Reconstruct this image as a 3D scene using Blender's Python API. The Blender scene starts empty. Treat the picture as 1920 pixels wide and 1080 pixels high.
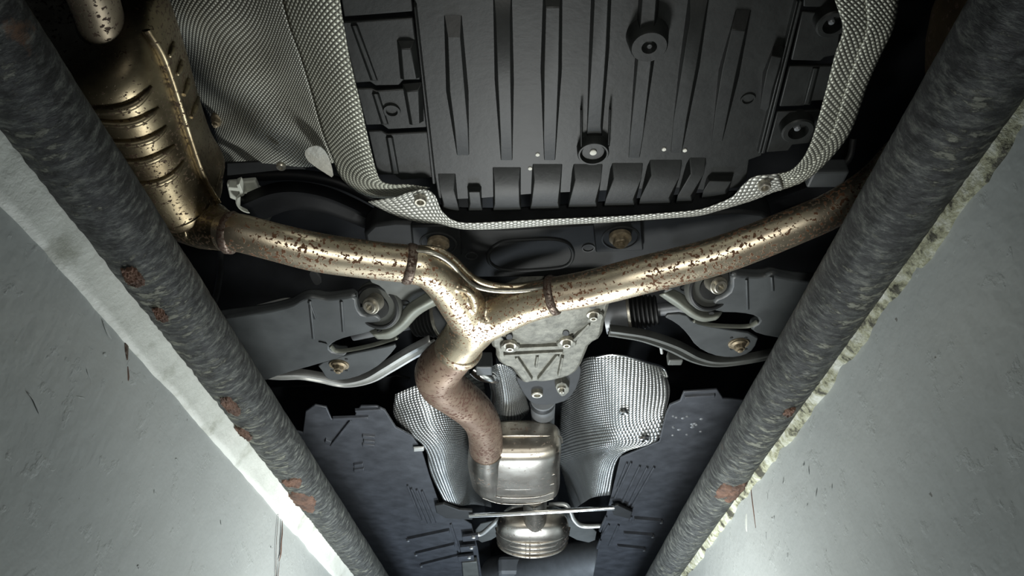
import bpy, bmesh, math, random
from mathutils import Vector, Matrix, noise
from mathutils.bvhtree import BVHTree
random.seed(7)
S = bpy.context.scene
C = S.collection
# ------------------------------------------------------------------ camera
CAMZ = 1.10
PITCH = math.radians(33.95); YAW = math.radians(0.82); F = 1400.0
cam = bpy.data.cameras.new('camera'); camo = bpy.data.objects.new('camera', cam); C.objects.link(camo)
cam.sensor_width = 36.0; cam.lens = 36.0 * F / 1920.0; cam.clip_start = 0.02; cam.clip_end = 60
camo.location = (0, 0, CAMZ); camo.rotation_euler = (math.pi / 2 + PITCH, 0, YAW)
S.camera = camo
# ------------------------------------------------------------------ light
w = bpy.data.worlds.new('world'); S.world = w; w.use_nodes = True
w.node_tree.nodes['Background'].inputs[0].default_value = (0.55, 0.68, 0.9, 1)
w.node_tree.nodes['Background'].inputs[1].default_value = 0.03
def area(name, loc, rot, sx, sy, power, col):
    l = bpy.data.lights.new(name, 'AREA'); l.shape = 'RECTANGLE'; l.size = sx; l.size_y = sy; l.energy = power; l.color = col
    o = bpy.data.objects.new(name, l); C.objects.link(o); o.location = loc; o.rotation_euler = rot; return o
area('pit_work_lamp', (0.01, 1.55, CAMZ - 0.08), (math.pi, 0, 0), 0.22, 0.30, 12, (0.98, 1.0, 0.97))
area('far_fill_light', (0.0, 3.0, CAMZ - 0.35), (math.pi, 0, 0), 0.25, 0.6, 15, (0.78, 0.89, 1.0))  # added bluish fill, brightens the far end of the underbody
tl_ = bpy.data.lights.new('phone_torch', 'SPOT'); tl_.energy = 22; tl_.spot_size = math.radians(68); tl_.spot_blend = 1.0; tl_.shadow_soft_size = .02; tl_.color = (1.0, .99, .93)
to_ = bpy.data.objects.new('phone_torch', tl_); C.objects.link(to_); to_.location = (0.03, -0.02, CAMZ - .02); to_.rotation_euler = (math.pi / 2 + PITCH, 0, YAW)
vs = S.view_settings
vs.view_transform = 'Standard'; vs.look = 'None'; vs.gamma = 1.0; vs.use_curve_mapping = False; vs.exposure = 0.12

# ------------------------------------------------------------------ geometry helpers
FWD = Vector((-math.sin(YAW) * math.cos(PITCH), math.cos(YAW) * math.cos(PITCH), math.sin(PITCH)))
RGT = Vector((math.cos(YAW), math.sin(YAW), 0)); UPV = RGT.cross(FWD)
CAM = Vector((0, 0, CAMZ))
def ray(px, py): return RGT * ((px - 960) / F) + UPV * ((540 - py) / F) + FWD
def U(px, py, h):                     # point of the photo at a real height h above the lens
    d = ray(px, py); return CAM + d * (h / d.z)
def mpp(p): return (p - CAM).dot(FWD) / F   # metres per pixel at a point
WL = {}
def link(o, parent, c):
    C.objects.link(o)
    if parent is not None:
        o.parent = parent; o.location = c - WL[parent.name]
    else: o.location = c
    WL[o.name] = Vector(c)
def mk(name, verts, faces, mat, parent=None, smooth=True, uv=None, ang=35, bevel=0, solid=0, sub=0):
    c = Vector((0, 0, 0))
    for v in verts: c += Vector(v)
    c /= len(verts)
    me = bpy.data.meshes.new(name); me.from_pydata([Vector(v) - c for v in verts], [], faces)
    bm = bmesh.new(); bm.from_mesh(me); bmesh.ops.recalc_face_normals(bm, faces=bm.faces); bm.to_mesh(me); bm.free()
    if uv:
        l = me.uv_layers.new(name='UVMap')
        for lp in me.loops: l.data[lp.index].uv = uv[lp.vertex_index]
    if smooth:
        me.polygons.foreach_set('use_smooth', [True] * len(me.polygons)); me.set_sharp_from_angle(angle=math.radians(ang))
    me.materials.append(M[mat]); o = bpy.data.objects.new(name, me); link(o, parent, c)
    if solid:
        m = o.modifiers.new('solid', 'SOLIDIFY'); m.thickness = solid; m.offset = 0
    if bevel:
        m = o.modifiers.new('bevel', 'BEVEL'); m.width = bevel; m.segments = 2; m.limit_method = 'ANGLE'; m.angle_limit = math.radians(40)
    if sub:
        m = o.modifiers.new('sub', 'SUBSURF'); m.levels = sub; m.render_levels = sub
    return o
def tag(o, label, cat, group=None, kind=None):
    o['label'] = label; o['category'] = cat
    if group: o['group'] = group
    if kind: o['kind'] = kind
    return o
def thing(name, loc, label, cat, group=None):
    o = bpy.data.objects.new(name, None); o.empty_display_size = .05; link(o, None, Vector(loc)); return tag(o, label, cat, group)
def struct(o): o['kind'] = 'structure'; return o
def cr(pts, n):                        # Catmull-Rom through a list of vectors
    if len(pts) < 3:
        return [pts[0].lerp(pts[-1], i / n) for i in range(n + 1)]
    P = [pts[0] * 2 - pts[1]] + list(pts) + [pts[-1] * 2 - pts[-2]]; out = []
    for i in range(1, len(P) - 2):
        for k in range(n):
            t = k / n; a, b, c, d = P[i - 1], P[i], P[i + 1], P[i + 2]
            out.append(.5 * ((2 * b) + (c - a) * t + (2 * a - 5 * b + 4 * c - d) * t * t + (3 * b - a - 3 * c + d) * t ** 3))
    out.append(P[-2].copy()); return out
def tube_vf(pw, rad, sides=24, n=5, caps=True, flat=1.0):
    path = cr([Vector((p.x, p.y, p.z, r)) for p, r in zip(pw, rad)], n)
    pos = [Vector(q[:3]) for q in path]; rr = [q[3] for q in path]
    V = []; Fc = []; nrm = None
    for i, p in enumerate(pos):
        t = (pos[min(i + 1, len(pos) - 1)] - pos[max(i - 1, 0)]).normalized()
        if nrm is None:
            nrm = Vector((0, 0, 1)) - t * t.z
            if nrm.length < .1: nrm = Vector((0, 1, 0)) - t * t.y
        nrm = (nrm - t * nrm.dot(t)).normalized(); b = t.cross(nrm)
        for k in range(sides):
            a = 2 * math.pi * k / sides; V.append(p + (nrm * math.cos(a) * flat + b * math.sin(a)) * rr[i])
    m = len(pos)
    for i in range(m - 1):
        for k in range(sides):
            k2 = (k + 1) % sides; Fc.append((i * sides + k, i * sides + k2, (i + 1) * sides + k2, (i + 1) * sides + k))
    if caps: Fc.append(tuple(range(sides))); Fc.append(tuple((m - 1) * sides + k for k in range(sides)))
    return V, Fc
def tubep(pts):                        # (px,py,h,half width px) -> world points, radii
    pw = [U(a, b, h) for a, b, h, r in pts]; return pw, [p_[3] * mpp(q) for p_, q in zip(pts, pw)]
def tube(name, pts, mat, parent=None, sides=24, n=5, flat=1.0):
    pw, rd = tubep(pts); V, Fc = tube_vf(pw, rd, sides, n, True, flat); return mk(name, V, Fc, mat, parent, ang=60)
def wtube(name, pw, r, mat, parent=None, sides=12, n=4, flat=1.0):
    V, Fc = tube_vf([Vector(p) for p in pw], [r] * len(pw), sides, n, True, flat); return mk(name, V, Fc, mat, parent, ang=60)
def chaikin(P, it):
    for _ in range(it):
        Q = []
        for i in range(len(P)):
            a = P[i]; b = P[(i + 1) % len(P)]; Q += [a.lerp(b, .25), a.lerp(b, .75)]
        P = Q
    return P
def poly(pts, h): return [U(p[0], p[1], p[2] if len(p) > 2 else h) for p in pts]
def plate(name, pts, h, T, mat, parent=None, rnd=0, bevel=.0015, world=None):
    P = world if world else poly(pts, h)
    P = chaikin(P, rnd); n = len(P)
    V = P + [p + Vector((0, 0, T)) for p in P]
    Fc = [tuple(range(n)), tuple(range(2 * n - 1, n - 1, -1))] + [(i, (i + 1) % n, n + (i + 1) % n, n + i) for i in range(n)]
    return mk(name, V, Fc, mat, parent, bevel=bevel)
def offs(P, g):                        # grow a polygon outward in plan
    n = len(P); A = sum(P[i].x * P[(i + 1) % n].y - P[(i + 1) % n].x * P[i].y for i in range(n)); s = 1 if A > 0 else -1; Q = []
    for i in range(n):
        e1 = (P[i] - P[i - 1]); e2 = (P[(i + 1) % n] - P[i])
        n1 = Vector((e1.y, -e1.x, 0)).normalized() * s; n2 = Vector((e2.y, -e2.x, 0)).normalized() * s
        m = n1 + n2; m = m / max(.5, m.length_squared / 2) if m.length > .01 else n1
        Q.append(P[i] + m * g)
    return Q
def frustum(name, pts, hl, hh, g, mat, parent=None, rnd=0, bevel=.001):
    P = chaikin(poly(pts, hl), rnd); n = len(P); B = [Vector((q.x, q.y, CAMZ + hh)) for q in offs(P, g)]
    Fc = [tuple(range(n)), tuple(range(2 * n - 1, n - 1, -1))] + [(i, (i + 1) % n, n + (i + 1) % n, n + i) for i in range(n)]
    return mk(name, P + B, Fc, mat, parent, bevel=bevel)
def hull_rib(name, low, hl, base, hb, mat, parent=None, bevel=.001):   # a bead: floor outline low, foot outline base (same count)
    P = poly(low, hl); B = poly(base, hb); n = len(P)
    Fc = [tuple(range(n)), tuple(range(2 * n - 1, n - 1, -1))] + [(i, (i + 1) % n, n + (i + 1) % n, n + i) for i in range(n)]
    return mk(name, P + B, Fc, mat, parent, bevel=bevel)
def sheet(name, rows, mat, parent=None, su=6, sv=6, solid=.0015, wav=None):
    G = [[U(*p) for p in r] for r in rows]
    G = [cr(r, su) for r in G]
    cols = [cr([r[j] for r in G], sv) for j in range(len(G[0]))]
    nr = len(cols[0]); nc = len(cols)
    mid = cols[nc // 2]; vv = [0]
    for i in range(1, nr): vv.append(vv[-1] + (mid[i] - mid[i - 1]).length)
    V = []; uv = []
    # arc length across, measured from the middle column
    for i in range(nr):
        uu = [0]
        for j in range(1, nc): uu.append(uu[-1] + (cols[j][i] - cols[j - 1][i]).length)
        o = uu[nc // 2]
        for j in range(nc):
            p = cols[j][i].copy()
            if wav: p.z += wav(i / (nr - 1), j / (nc - 1))
            V.append(p); uv.append((uu[j] - o, vv[i]))
    Fc = [(i * nc + j, i * nc + j + 1, (i + 1) * nc + j + 1, (i + 1) * nc + j) for i in range(nr - 1) for j in range(nc - 1)]
    return mk(name, V, Fc, mat, parent, uv=uv, solid=solid, ang=80)
def ribbon(name, pts, prof, mat, parent=None, n=6, T=.003):
    """pts (px,py,h,half width px); prof [(s,-1..1, dz)]"""
    pw, rd = tubep(pts); path = cr([Vector((p.x, p.y, p.z, r)) for p, r in zip(pw, rd)], n); m = len(prof); V = []; Fc = []
    for i, q in enumerate(path):
        a = Vector(path[max(i - 1, 0)][:3]); b = Vector(path[min(i + 1, len(path) - 1)][:3]); t = (b - a).normalized()
        s = t.cross(Vector((0, 0, 1))).normalized()
        for (x, z) in prof: V.append(Vector(q[:3]) + s * x * q[3] + Vector((0, 0, z)))
    for i in range(len(path) - 1):
        for k in range(m - 1): Fc.append((i * m + k, i * m + k + 1, (i + 1) * m + k + 1, (i + 1) * m + k))
    return mk(name, V, Fc, mat, parent, solid=T, ang=50)
def rev_vf(P, ax, rings, sides=24):
    ax = Vector(ax).normalized(); e1 = ax.orthogonal().normalized(); e2 = ax.cross(e1); V = []; Fc = []
    for r in rings:
        hx = len(r) > 2 and r[2]
        for k in range(sides):
            a = 2 * math.pi * k / sides; rr = r[0]
            if hx: rr = r[0] * math.cos(math.pi / 6) / math.cos((a % (math.pi / 3)) - math.pi / 6)
            V.append(P + ax * r[1] + (e1 * math.cos(a) + e2 * math.sin(a)) * rr)
    m = len(rings)
    for i in range(m - 1):
        for k in range(sides):
            k2 = (k + 1) % sides; Fc.append((i * sides + k, i * sides + k2, (i + 1) * sides + k2, (i + 1) * sides + k))
    Fc.append(tuple(range(sides))); Fc.append(tuple((m - 1) * sides + k for k in range(sides)))
    return V, Fc
def rev(name, P, ax, rings, mat, parent=None, sides=24, ang=35):
    V, Fc = rev_vf(Vector(P), ax, rings, sides); return mk(name, V, Fc, mat, parent, ang=ang)
DN = (0, 0, -1)
def flange_bolt(name, px, py, h, rpx, mat, parent=None, ax=DN, kind='hex'):
    P = U(px, py, h); r = rpx * mpp(P)
    if kind == 'hex':
        R = [(r, -.004), (r, .002), (r * .92, .004), (r * .62, .0045, 1), (r * .62, .011, 1), (r * .52, .013), (r * .3, .013), (r * .26, .009)]
    elif kind == 'stud':
        R = [(r, -.004), (r, .003), (r * .72, .006), (r * .72, .006, 1), (r * .72, .013, 1), (r * .6, .0145), (r * .36, .0145), (r * .34, .019), (r * .2, .020)]
    elif kind == 'cup':
        R = [(r, -.004), (r, .008), (r * .86, .010), (r * .6, .010), (r * .5, .003), (r * .1, .003)]
    else:
        R = [(r, -.003), (r, .002), (r * .8, .004), (r * .45, .004), (r * .4, .001), (r * .1, .001)]
    return rev(name, P, ax, R, mat, parent)

# ------------------------------------------------------------------ materials
M = {}
def mat(name):
    m = bpy.data.materials.new(name); m.use_nodes = True; M[name] = m; nt = m.node_tree; return m, nt, nt.nodes['Principled BSDF']
def nz(nt, scale, detail=4, rough=.6, vec=None, stretch=None):
    n = nt.nodes.new('ShaderNodeTexNoise'); n.inputs['Scale'].default_value = scale; n.inputs['Detail'].default_value = detail; n.inputs['Roughness'].default_value = rough
    t = nt.nodes.new('ShaderNodeTexCoord'); src = t.outputs['Object']
    if stretch:
        mp = nt.nodes.new('ShaderNodeMapping'); mp.inputs['Scale'].default_value = stretch; nt.links.new(src, mp.inputs[0]); src = mp.outputs[0]
    nt.links.new(src, n.inputs['Vector']); return n.outputs['Fac']
def ramp(nt, src, stops):
    r = nt.nodes.new('ShaderNodeValToRGB'); nt.links.new(src, r.inputs[0]); e = r.color_ramp.elements
    while len(e) < len(stops): e.new(.5)
    for x, (p, c) in zip(e, stops): x.position = p; x.color = (c[0], c[1], c[2], 1) if hasattr(c, '__len__') else (c, c, c, 1)
    return r.outputs['Color']
def mixc(nt, f, a, b):
    x = nt.nodes.new('ShaderNodeMix'); x.data_type = 'RGBA'; nt.links.new(f, x.inputs[0])
    for s, i in ((a, 6), (b, 7)):
        if hasattr(s, 'is_linked'): nt.links.new(s, x.inputs[i])
        else: x.inputs[i].default_value = (*s, 1)
    return x.outputs[2]
def bump(nt, b, src, strength, dist):
    n = nt.nodes.new('ShaderNodeBump'); n.inputs['Strength'].default_value = strength; n.inputs['Distance'].default_value = dist
    nt.links.new(src, n.inputs['Height'])
    if b.inputs['Normal'].is_linked: nt.links.new(b.inputs['Normal'].links[0].from_socket, n.inputs['Normal'])
    nt.links.new(n.outputs[0], b.inputs['Normal'])
def simple(name, col, rough, metal=0, var=.25, scale=40, bs=.15, bd=.001, spec=.5):
    m, nt, b = mat(name)
    f = nz(nt, scale); lo = [c * (1 - var) for c in col]; hi = [min(1, c * (1 + var)) for c in col]
    nt.links.new(ramp(nt, f, [(.3, lo), (.7, hi)]), b.inputs['Base Color'])
    b.inputs['Roughness'].default_value = rough; b.inputs['Metallic'].default_value = metal; b.inputs['Specular IOR Level'].default_value = spec
    if bs: bump(nt, b, nz(nt, scale * 4), bs, bd)
    return m, nt, b
def steel(name, base, dark, rust, th, rough, sc=160, metal=1.0, th2=None):
    """bare exhaust steel, tarnished in patches, with rust pits; th = pit threshold"""
    m, nt, b = mat(name)
    tarn = ramp(nt, nz(nt, 14, 5), [(.38, dark), (.62, base)])
    big = ramp(nt, nz(nt, 9, 3), [(.35, 0.0), (.62, 1.0)])
    pit = nz(nt, sc, 3, .55)
    mth = nt.nodes.new('ShaderNodeMath'); mth.operation = 'MULTIPLY_ADD'; nt.links.new(big, mth.inputs[0]); mth.inputs[1].default_value = .10
    nt.links.new(pit, mth.inputs[2])
    pm = ramp(nt, mth.outputs[0], [(th, 0.0), (th + .035, 1.0)])
    nt.links.new(mixc(nt, pm, tarn, rust), b.inputs['Base Color'])
    inv = ramp(nt, pm, [(0, metal), (1, .05)]); nt.links.new(inv, b.inputs['Metallic'])
    nt.links.new(ramp(nt, pm, [(0, rough), (1, .85)]), b.inputs['Roughness'])
    bump(nt, b, pm, .35, .0006); bump(nt, b, nz(nt, 300), .12, .0008)
    return m
steel('exhaust_steel', (.70, .62, .47), (.52, .44, .33), (.13, .06, .028), .625, .42, 170)
steel('exhaust_steel_clean', (.70, .62, .46), (.54, .46, .33), (.14, .065, .03), .625, .40, 210)
steel('exhaust_rusty', (.29, .215, .16), (.175, .12, .086), (.07, .032, .02), .59, .48, 130, .6)
steel('muffler_steel', (.29, .245, .16), (.15, .12, .075), (.06, .035, .018), .64, .40, 190)
steel('neck_steel', (.24, .205, .15), (.15, .125, .09), (.05, .03, .018), .64, .5, 160, .8)
steel('silencer_steel', (.38, .35, .30), (.27, .24, .20), (.14, .10, .075), .68, .36, 120)
steel('weld_steel', (.20, .16, .13), (.11, .085, .07), (.05, .025, .015), .60, .5, 200, .7)
steel('dull_muffler', (.085, .06, .03), (.05, .035, .02), (.04, .02, .01), .62, .5, 120, .6)
def dimple(name, col, pitch, rot, rough, depth, strength=1.0, metal=.5):
    m, nt, b = mat(name)
    uvn = nt.nodes.new('ShaderNodeUVMap'); mp = nt.nodes.new('ShaderNodeMapping')
    mp.inputs['Rotation'].default_value = (0, 0, math.radians(rot)); k = 2 * math.pi / pitch; mp.inputs['Scale'].default_value = (k, k, 1)
    mp.vector_type = 'POINT'; nt.links.new(uvn.outputs[0], mp.inputs[0])
    sx = nt.nodes.new('ShaderNodeSeparateXYZ'); nt.links.new(mp.outputs[0], sx.inputs[0]); o = []
    for i in (0, 1):
        q = nt.nodes.new('ShaderNodeMath'); q.operation = 'SINE'; nt.links.new(sx.outputs[i], q.inputs[0]); o.append(q.outputs[0])
    e_ = []
    for q0 in o:
        q = nt.nodes.new('ShaderNodeMath'); q.operation = 'MULTIPLY_ADD'; nt.links.new(q0, q.inputs[0]); q.inputs[1].default_value = .5; q.inputs[2].default_value = .5; e_.append(q.outputs[0])
    ad = nt.nodes.new('ShaderNodeMath'); ad.operation = 'MULTIPLY'; nt.links.new(e_[0], ad.inputs[0]); nt.links.new(e_[1], ad.inputs[1])
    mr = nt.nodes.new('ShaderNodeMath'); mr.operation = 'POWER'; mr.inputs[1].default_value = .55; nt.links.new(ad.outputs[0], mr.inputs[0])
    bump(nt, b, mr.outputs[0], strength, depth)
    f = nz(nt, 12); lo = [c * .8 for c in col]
    valley_shade = ramp(nt, mr.outputs[0], [(.22, .28), (.62, 1.0)])   # shade between the bumps, painted into the base colour
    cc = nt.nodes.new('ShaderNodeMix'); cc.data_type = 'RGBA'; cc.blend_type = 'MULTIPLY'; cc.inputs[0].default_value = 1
    nt.links.new(ramp(nt, f, [(.35, lo), (.65, col)]), cc.inputs[6]); nt.links.new(valley_shade, cc.inputs[7])
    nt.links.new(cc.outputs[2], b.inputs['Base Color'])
    b.inputs['Metallic'].default_value = metal; b.inputs['Roughness'].default_value = rough
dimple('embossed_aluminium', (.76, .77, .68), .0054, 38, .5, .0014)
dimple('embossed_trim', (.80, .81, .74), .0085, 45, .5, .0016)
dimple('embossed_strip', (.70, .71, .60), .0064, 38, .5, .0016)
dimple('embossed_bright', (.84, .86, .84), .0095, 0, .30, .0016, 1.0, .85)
simple('smooth_aluminium', (.62, .64, .62), .34, .9, .12, 12, .25, .003)
simple('black_plastic', (.0098, .011, .0102), .5, 0, .35, 30, .22, .0012, .32)
simple('floor_plastic', (.045, .049, .057), .48, 0, .35, 18, .2, .0015, .45)
simple('arm_plastic', (.050, .055, .057), .5, 0, .25, 14, .12, .001)
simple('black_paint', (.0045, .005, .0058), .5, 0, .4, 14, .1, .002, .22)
simple('subframe_paint', (.010, .011, .0115), .58, 0, .35, 16, .15, .001, .22)
simple('grey_arm', (.20, .21, .18), .48, .35, .2, 25, .15, .001)
simple('plate_grey', (.10, .105, .098), .5, .2, .2, 20, .15, .001)
simple('cast_aluminium', (.165, .165, .142), .55, .4, .42, 55, .5, .0018)
simple('shaft_grey', (.17, .18, .19), .45, .3, .15, 20, .1, .001)
simple('rubber', (.012, .013, .0135), .6, 0, .3, 30, .1, .001)
simple('bolt_zinc', (.42, .40, .34), .38, .75, .3, 90, .3, .0006)
simple('bolt_rusty', (.22, .18, .12), .55, .5, .45, 120, .35, .0008)
simple('bright_metal', (.82, .82, .80), .22, 1, .08, 20, .05, .0005)
simple('pale_tube', (.58, .59, .57), .38, .55, .12, 30, .1, .0005)
simple('pale_plastic', (.50, .52, .46), .5, 0, .15, 40, .1, .0005)
simple('chalk_mark', (.62, .62, .56), .7, 0, .15, 40, .1, .0005)
simple('rust', (.095, .05, .032), .8, .1, .65, 45, .7, .004)
simple('concrete', (.28, .29, .28), .9, 0, .25, 9, .4, .004)
# painted steel rails: scratched around, chipped, rust patches
m, nt, b = mat('rail_paint')
st = nz(nt, 42, 10, .8, stretch=(1.1, 3.0, 1.1)); fine = nz(nt, 70, 7, .78, stretch=(.9, 3.0, .9))
c1 = ramp(nt, st, [(.38, (.004, .005, .005)), (.48, (.024, .027, .027)), (.55, (.085, .094, .088)), (.66, (.24, .25, .22))])
tcn = nt.nodes.new('ShaderNodeTexCoord'); sz = nt.nodes.new('ShaderNodeSeparateXYZ'); nt.links.new(tcn.outputs['Object'], sz.inputs[0])
low = nt.nodes.new('ShaderNodeMapRange'); nt.links.new(sz.outputs[2], low.inputs[0])      # boots and tools scuff the underside most
low.inputs[1].default_value = .0; low.inputs[2].default_value = -.034; low.inputs[3].default_value = -.04; low.inputs[4].default_value = .13
chm = nt.nodes.new('ShaderNodeMath'); chm.operation = 'MULTIPLY_ADD'; nt.links.new(nz(nt, 5, 4, .6), chm.inputs[0]); chm.inputs[1].default_value = .30; nt.links.new(low.outputs[0], chm.inputs[2])
ch2 = nt.nodes.new('ShaderNodeMath'); ch2.operation = 'ADD'; nt.links.new(chm.outputs[0], ch2.inputs[0]); nt.links.new(nz(nt, 46, 8, .72, stretch=(1.0, 2.4, 1.0)), ch2.inputs[1])
ch = ramp(nt, ch2.outputs[0], [(.825, 0.0), (.875, 1.0)]); c2 = mixc(nt, ch, c1, (.24, .25, .205))
ru = ramp(nt, nz(nt, 8, 7, .72), [(.655, 0.0), (.73, 1.0)]); c3 = mixc(nt, ru, c2, (.16, .085, .045))
nt.links.new(c3, b.inputs['Base Color']); b.inputs['Roughness'].default_value = .5; b.inputs['Specular IOR Level'].default_value = .4
bump(nt, b, fine, 1.0, .005); bump(nt, b, ch, 1.0, .0025)
# painted plaster of the pit walls
m, nt, b = mat('wall_paint')
wv = ramp(nt, nz(nt, 1.6, 4), [(.3, (.36, .39, .39)), (.7, (.45, .48, .47))])
pk = ramp(nt, nz(nt, 70, 3, .5), [(.735, 0.0), (.76, 1.0)]); nt.links.new(mixc(nt, pk, wv, (.16, .16, .15)), b.inputs['Base Color'])
b.inputs['Roughness'].default_value = .42; b.inputs['Specular IOR Level'].default_value = .4
bump(nt, b, nz(nt, 5, 6, .6), .35, .02)
sc = ramp(nt, nz(nt, 26, 6, .62), [(.58, 0.0), (.66, 1.0)]); bump(nt, b, sc, .25, .003)
m, nt, b = mat('lip_paint')
wv = ramp(nt, nz(nt, 14, 6, .6), [(.30, (.36, .38, .33)), (.42, (.56, .59, .55)), (.7, (.64, .67, .63))]); nt.links.new(wv, b.inputs['Base Color'])
b.inputs['Roughness'].default_value = .55; bump(nt, b, nz(nt, 30, 6, .65), .5, .006)
m, nt, b = mat('lip_crumbled')
wv = ramp(nt, nz(nt, 26, 6, .7), [(.40, (.05, .05, .035)), (.48, (.34, .35, .24)), (.62, (.62, .65, .60))]); nt.links.new(wv, b.inputs['Base Color'])
b.inputs['Roughness'].default_value = .8; bump(nt, b, nz(nt, 40, 6, .7), .7, .01)

# ================================================================== the pit
RLX, RLH, RLR = -.424, .500, .0380
RRX, RRH, RRR = .381, .490, .0379
Y0, Y1 = -1.1, 5.2
def wallgrid(name, prof, mat_, amp, fr, seed, ny=260, thick=0):
    V = []; m = len(prof); sgn = -1 if prof[0][0] < 0 else 1
    for i in range(ny + 1):
        y = Y0 + (Y1 - Y0) * (i / ny)
        for (x, h, a) in prof:
            d = noise.fractal(Vector((seed, y * fr, h * fr)), .9, 2.0, 4) * amp * a
            e = noise.fractal(Vector((seed + 9, y * fr * 1.3, h * 2)), .9, 2.0, 4) * amp * a
            V.append(Vector((x + sgn * d, y, CAMZ + h + e * .8)))
    Fc = [(i * m + k, i * m + k + 1, (i + 1) * m + k + 1, (i + 1) * m + k) for i in range(ny) for k in range(m - 1)]
    return mk(name, V, Fc, mat_, None, ang=60)
WLX, WRX = -.462, .420
hs = [-1.1, -.8, -.5, -.2, 0, .1, .2, .26, .32, .37, .41, .44, .53]
struct(wallgrid('wall_left', [(WLX, h, .5) for h in hs], 'wall_paint', .006, 3.0, 1.3))
struct(wallgrid('wall_right', [(WRX, h, .5) for h in hs], 'wall_paint', .006, 3.0, 5.7))
# pale plaster lip under each rail
lp = [(-.470, .430, .4), (-.4585, .434, .9), (-.4555, .441, .6), (-.4515, .452, .5), (-.446, .466, .3), (-.435, .49, .15), (-.470, .50, 0)]
struct(wallgrid('trim_1', lp, 'lip_paint', .0058, 9, 3.1, 620))
rp = [(.428, .452, .8), (.4175, .456, 1.3), (.4145, .461, 1.1), (.411, .468, .7), (.400, .48, .3), (.43, .49, 0)]
struct(wallgrid('trim_2', rp, 'lip_crumbled', .008, 13, 8.2, 620))
def box(name, a, b_, mat_, parent=None, bevel=0):
    (x0, y0, z0), (x1, y1, z1) = a, b_
    V = [(x, y, z) for z in (z0, z1) for y in (y0, y1) for x in (x0, x1)]
    return mk(name, V, [(0, 1, 3, 2), (4, 5, 7, 6), (0, 1, 5, 4), (2, 3, 7, 6), (0, 2, 6, 4), (1, 3, 7, 5)], mat_, parent, smooth=False, bevel=bevel)
struct(box('floor', (-.6, Y0, -.05), (.6, Y1, 0), 'concrete'))
struct(box('wall_back', (-.6, Y0 - .1, 0), (.6, Y0, 1.6), 'concrete'))
struct(box('wall_front', (-.6, Y1, 0), (.6, Y1 + .1, 1.6), 'concrete'))
struct(box('ground_left', (-2.4, Y0, 1.48), (-.47, Y1, CAMZ + .525), 'concrete'))
struct(box('ground_right', (.43, Y0, 1.48), (2.4, Y1, CAMZ + .525), 'concrete'))
def rail(label, x, h, r):
    root = thing('pit_edge_rail', (x, 2, CAMZ + h - r), label, 'steel rail', 'steel pipe rails along the pit edges')
    V = []; Fc = []; sd = 56; ny = 2000
    for i in range(ny + 1):
        y = Y0 + (Y1 - Y0) * i / ny
        for k in range(sd):
            a = 2 * math.pi * k / sd; lo = max(0, -math.cos(a)); rr = r + .0007 * noise.noise(Vector((math.cos(a) * .6 + x * 9, y * 12, math.sin(a) * .6))) - (.0010 + .0022 * lo) * abs(noise.noise(Vector((math.cos(a) * 2.6 + x * 7, y * 60 + math.sin(a) * 1.5, math.sin(a) * 2.6)))) 
            V.append(Vector((x + rr * math.sin(a), y, CAMZ + h + rr * math.cos(a))))
    for i in range(ny):
        for k in range(sd):
            k2 = (k + 1) % sd; Fc.append((i * sd + k, i * sd + k2, (i + 1) * sd + k2, (i + 1) * sd + k))
    mk('pipe', V, Fc, 'rail_paint', root, ang=60); return root
def angx(px, py):
    d = ray(px, py); return math.atan2(d.x, d.z)
railL = rail('scratched black steel pipe rail along pit wall with smooth pale plaster lip', RLX, RLH, RLR)
railR = rail('scratched black steel pipe rail along pit wall with crumbled plaster edge', RRX, RRH, RRR)
def rail_patch(root, x, h, r, y, a0, a1, ln, name='rusty_tab'):
    """a lumpy rusty weld tab that wraps part of the rail"""
    V = []; Fc = []; na, nl = 22, 22
    for lay in (0, 1):
        for i in range(nl + 1):
            for k in range(na + 1):
                u = 2 * k / na - 1; v = 2 * i / nl - 1; a = math.radians((a0 + a1) / 2 + (a1 - a0) / 2 * u)
                e = 1 - (abs(u) ** 2.5 + abs(v) ** 2.5) + .75 * noise.fractal(Vector((u * 1.7, v * 1.7, x * 20 + y)), .8, 2, 3)
                rr = r - .004 if lay else r - .003 + .0055 * max(0, min(1, e * 2.2)) * (1 + .5 * noise.noise(Vector((k * .6, i * .6, x * 9))))
                V.append(Vector((x + rr * math.sin(a), y + v * ln / 2, CAMZ + h + rr * math.cos(a))))
    m = na + 1; N = (nl + 1) * m
    for i in range(nl):
        for k in range(na):
            q = (i * m + k, i * m + k + 1, (i + 1) * m + k + 1, (i + 1) * m + k); Fc.append(q); Fc.append(tuple(N + v for v in reversed(q)))
    o = mk(name, V, Fc, 'rust', root, ang=60); o['label'] = 'rusty weld tab'; return o
# ================================================================== the car: body pan high above everything
def ypx(py, h): return U(960, py, h).y
body = thing('car_underbody', (0, 1.6, CAMZ + 1.02), 'black painted car floor pan above the exhaust and suspension', 'car body')
V = []; Fc = []; nx, ny = 24, 60
for i in range(ny + 1):
    y = -.6 + 6.4 * i / ny
    for k in range(nx + 1):
        x = -1.0 + 2.0 * k / nx; z = 1.05
        tun = max(0, 1 - abs(x - .04) / .22) if y > 1.5 else 0
        if y > 1.5: z = 1.0 + .16 * min(1, tun * 2.2)
        V.append(Vector((x, y, CAMZ + z + .004 * noise.noise(Vector((x * 4, y * 4, 0))))))
m_ = nx + 1
Fc = [(i * m_ + k, i * m_ + k + 1, (i + 1) * m_ + k + 1, (i + 1) * m_ + k) for i in range(ny) for k in range(nx)]
mk('floor_pan', V, Fc, 'black_paint', body, solid=.004)
for yy in (-.62, 5.75): box('end_panel', (-1.0, yy - .02, CAMZ + .60), (1.0, yy + .02, CAMZ + 1.07), 'black_paint', body, bevel=.006)

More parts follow.
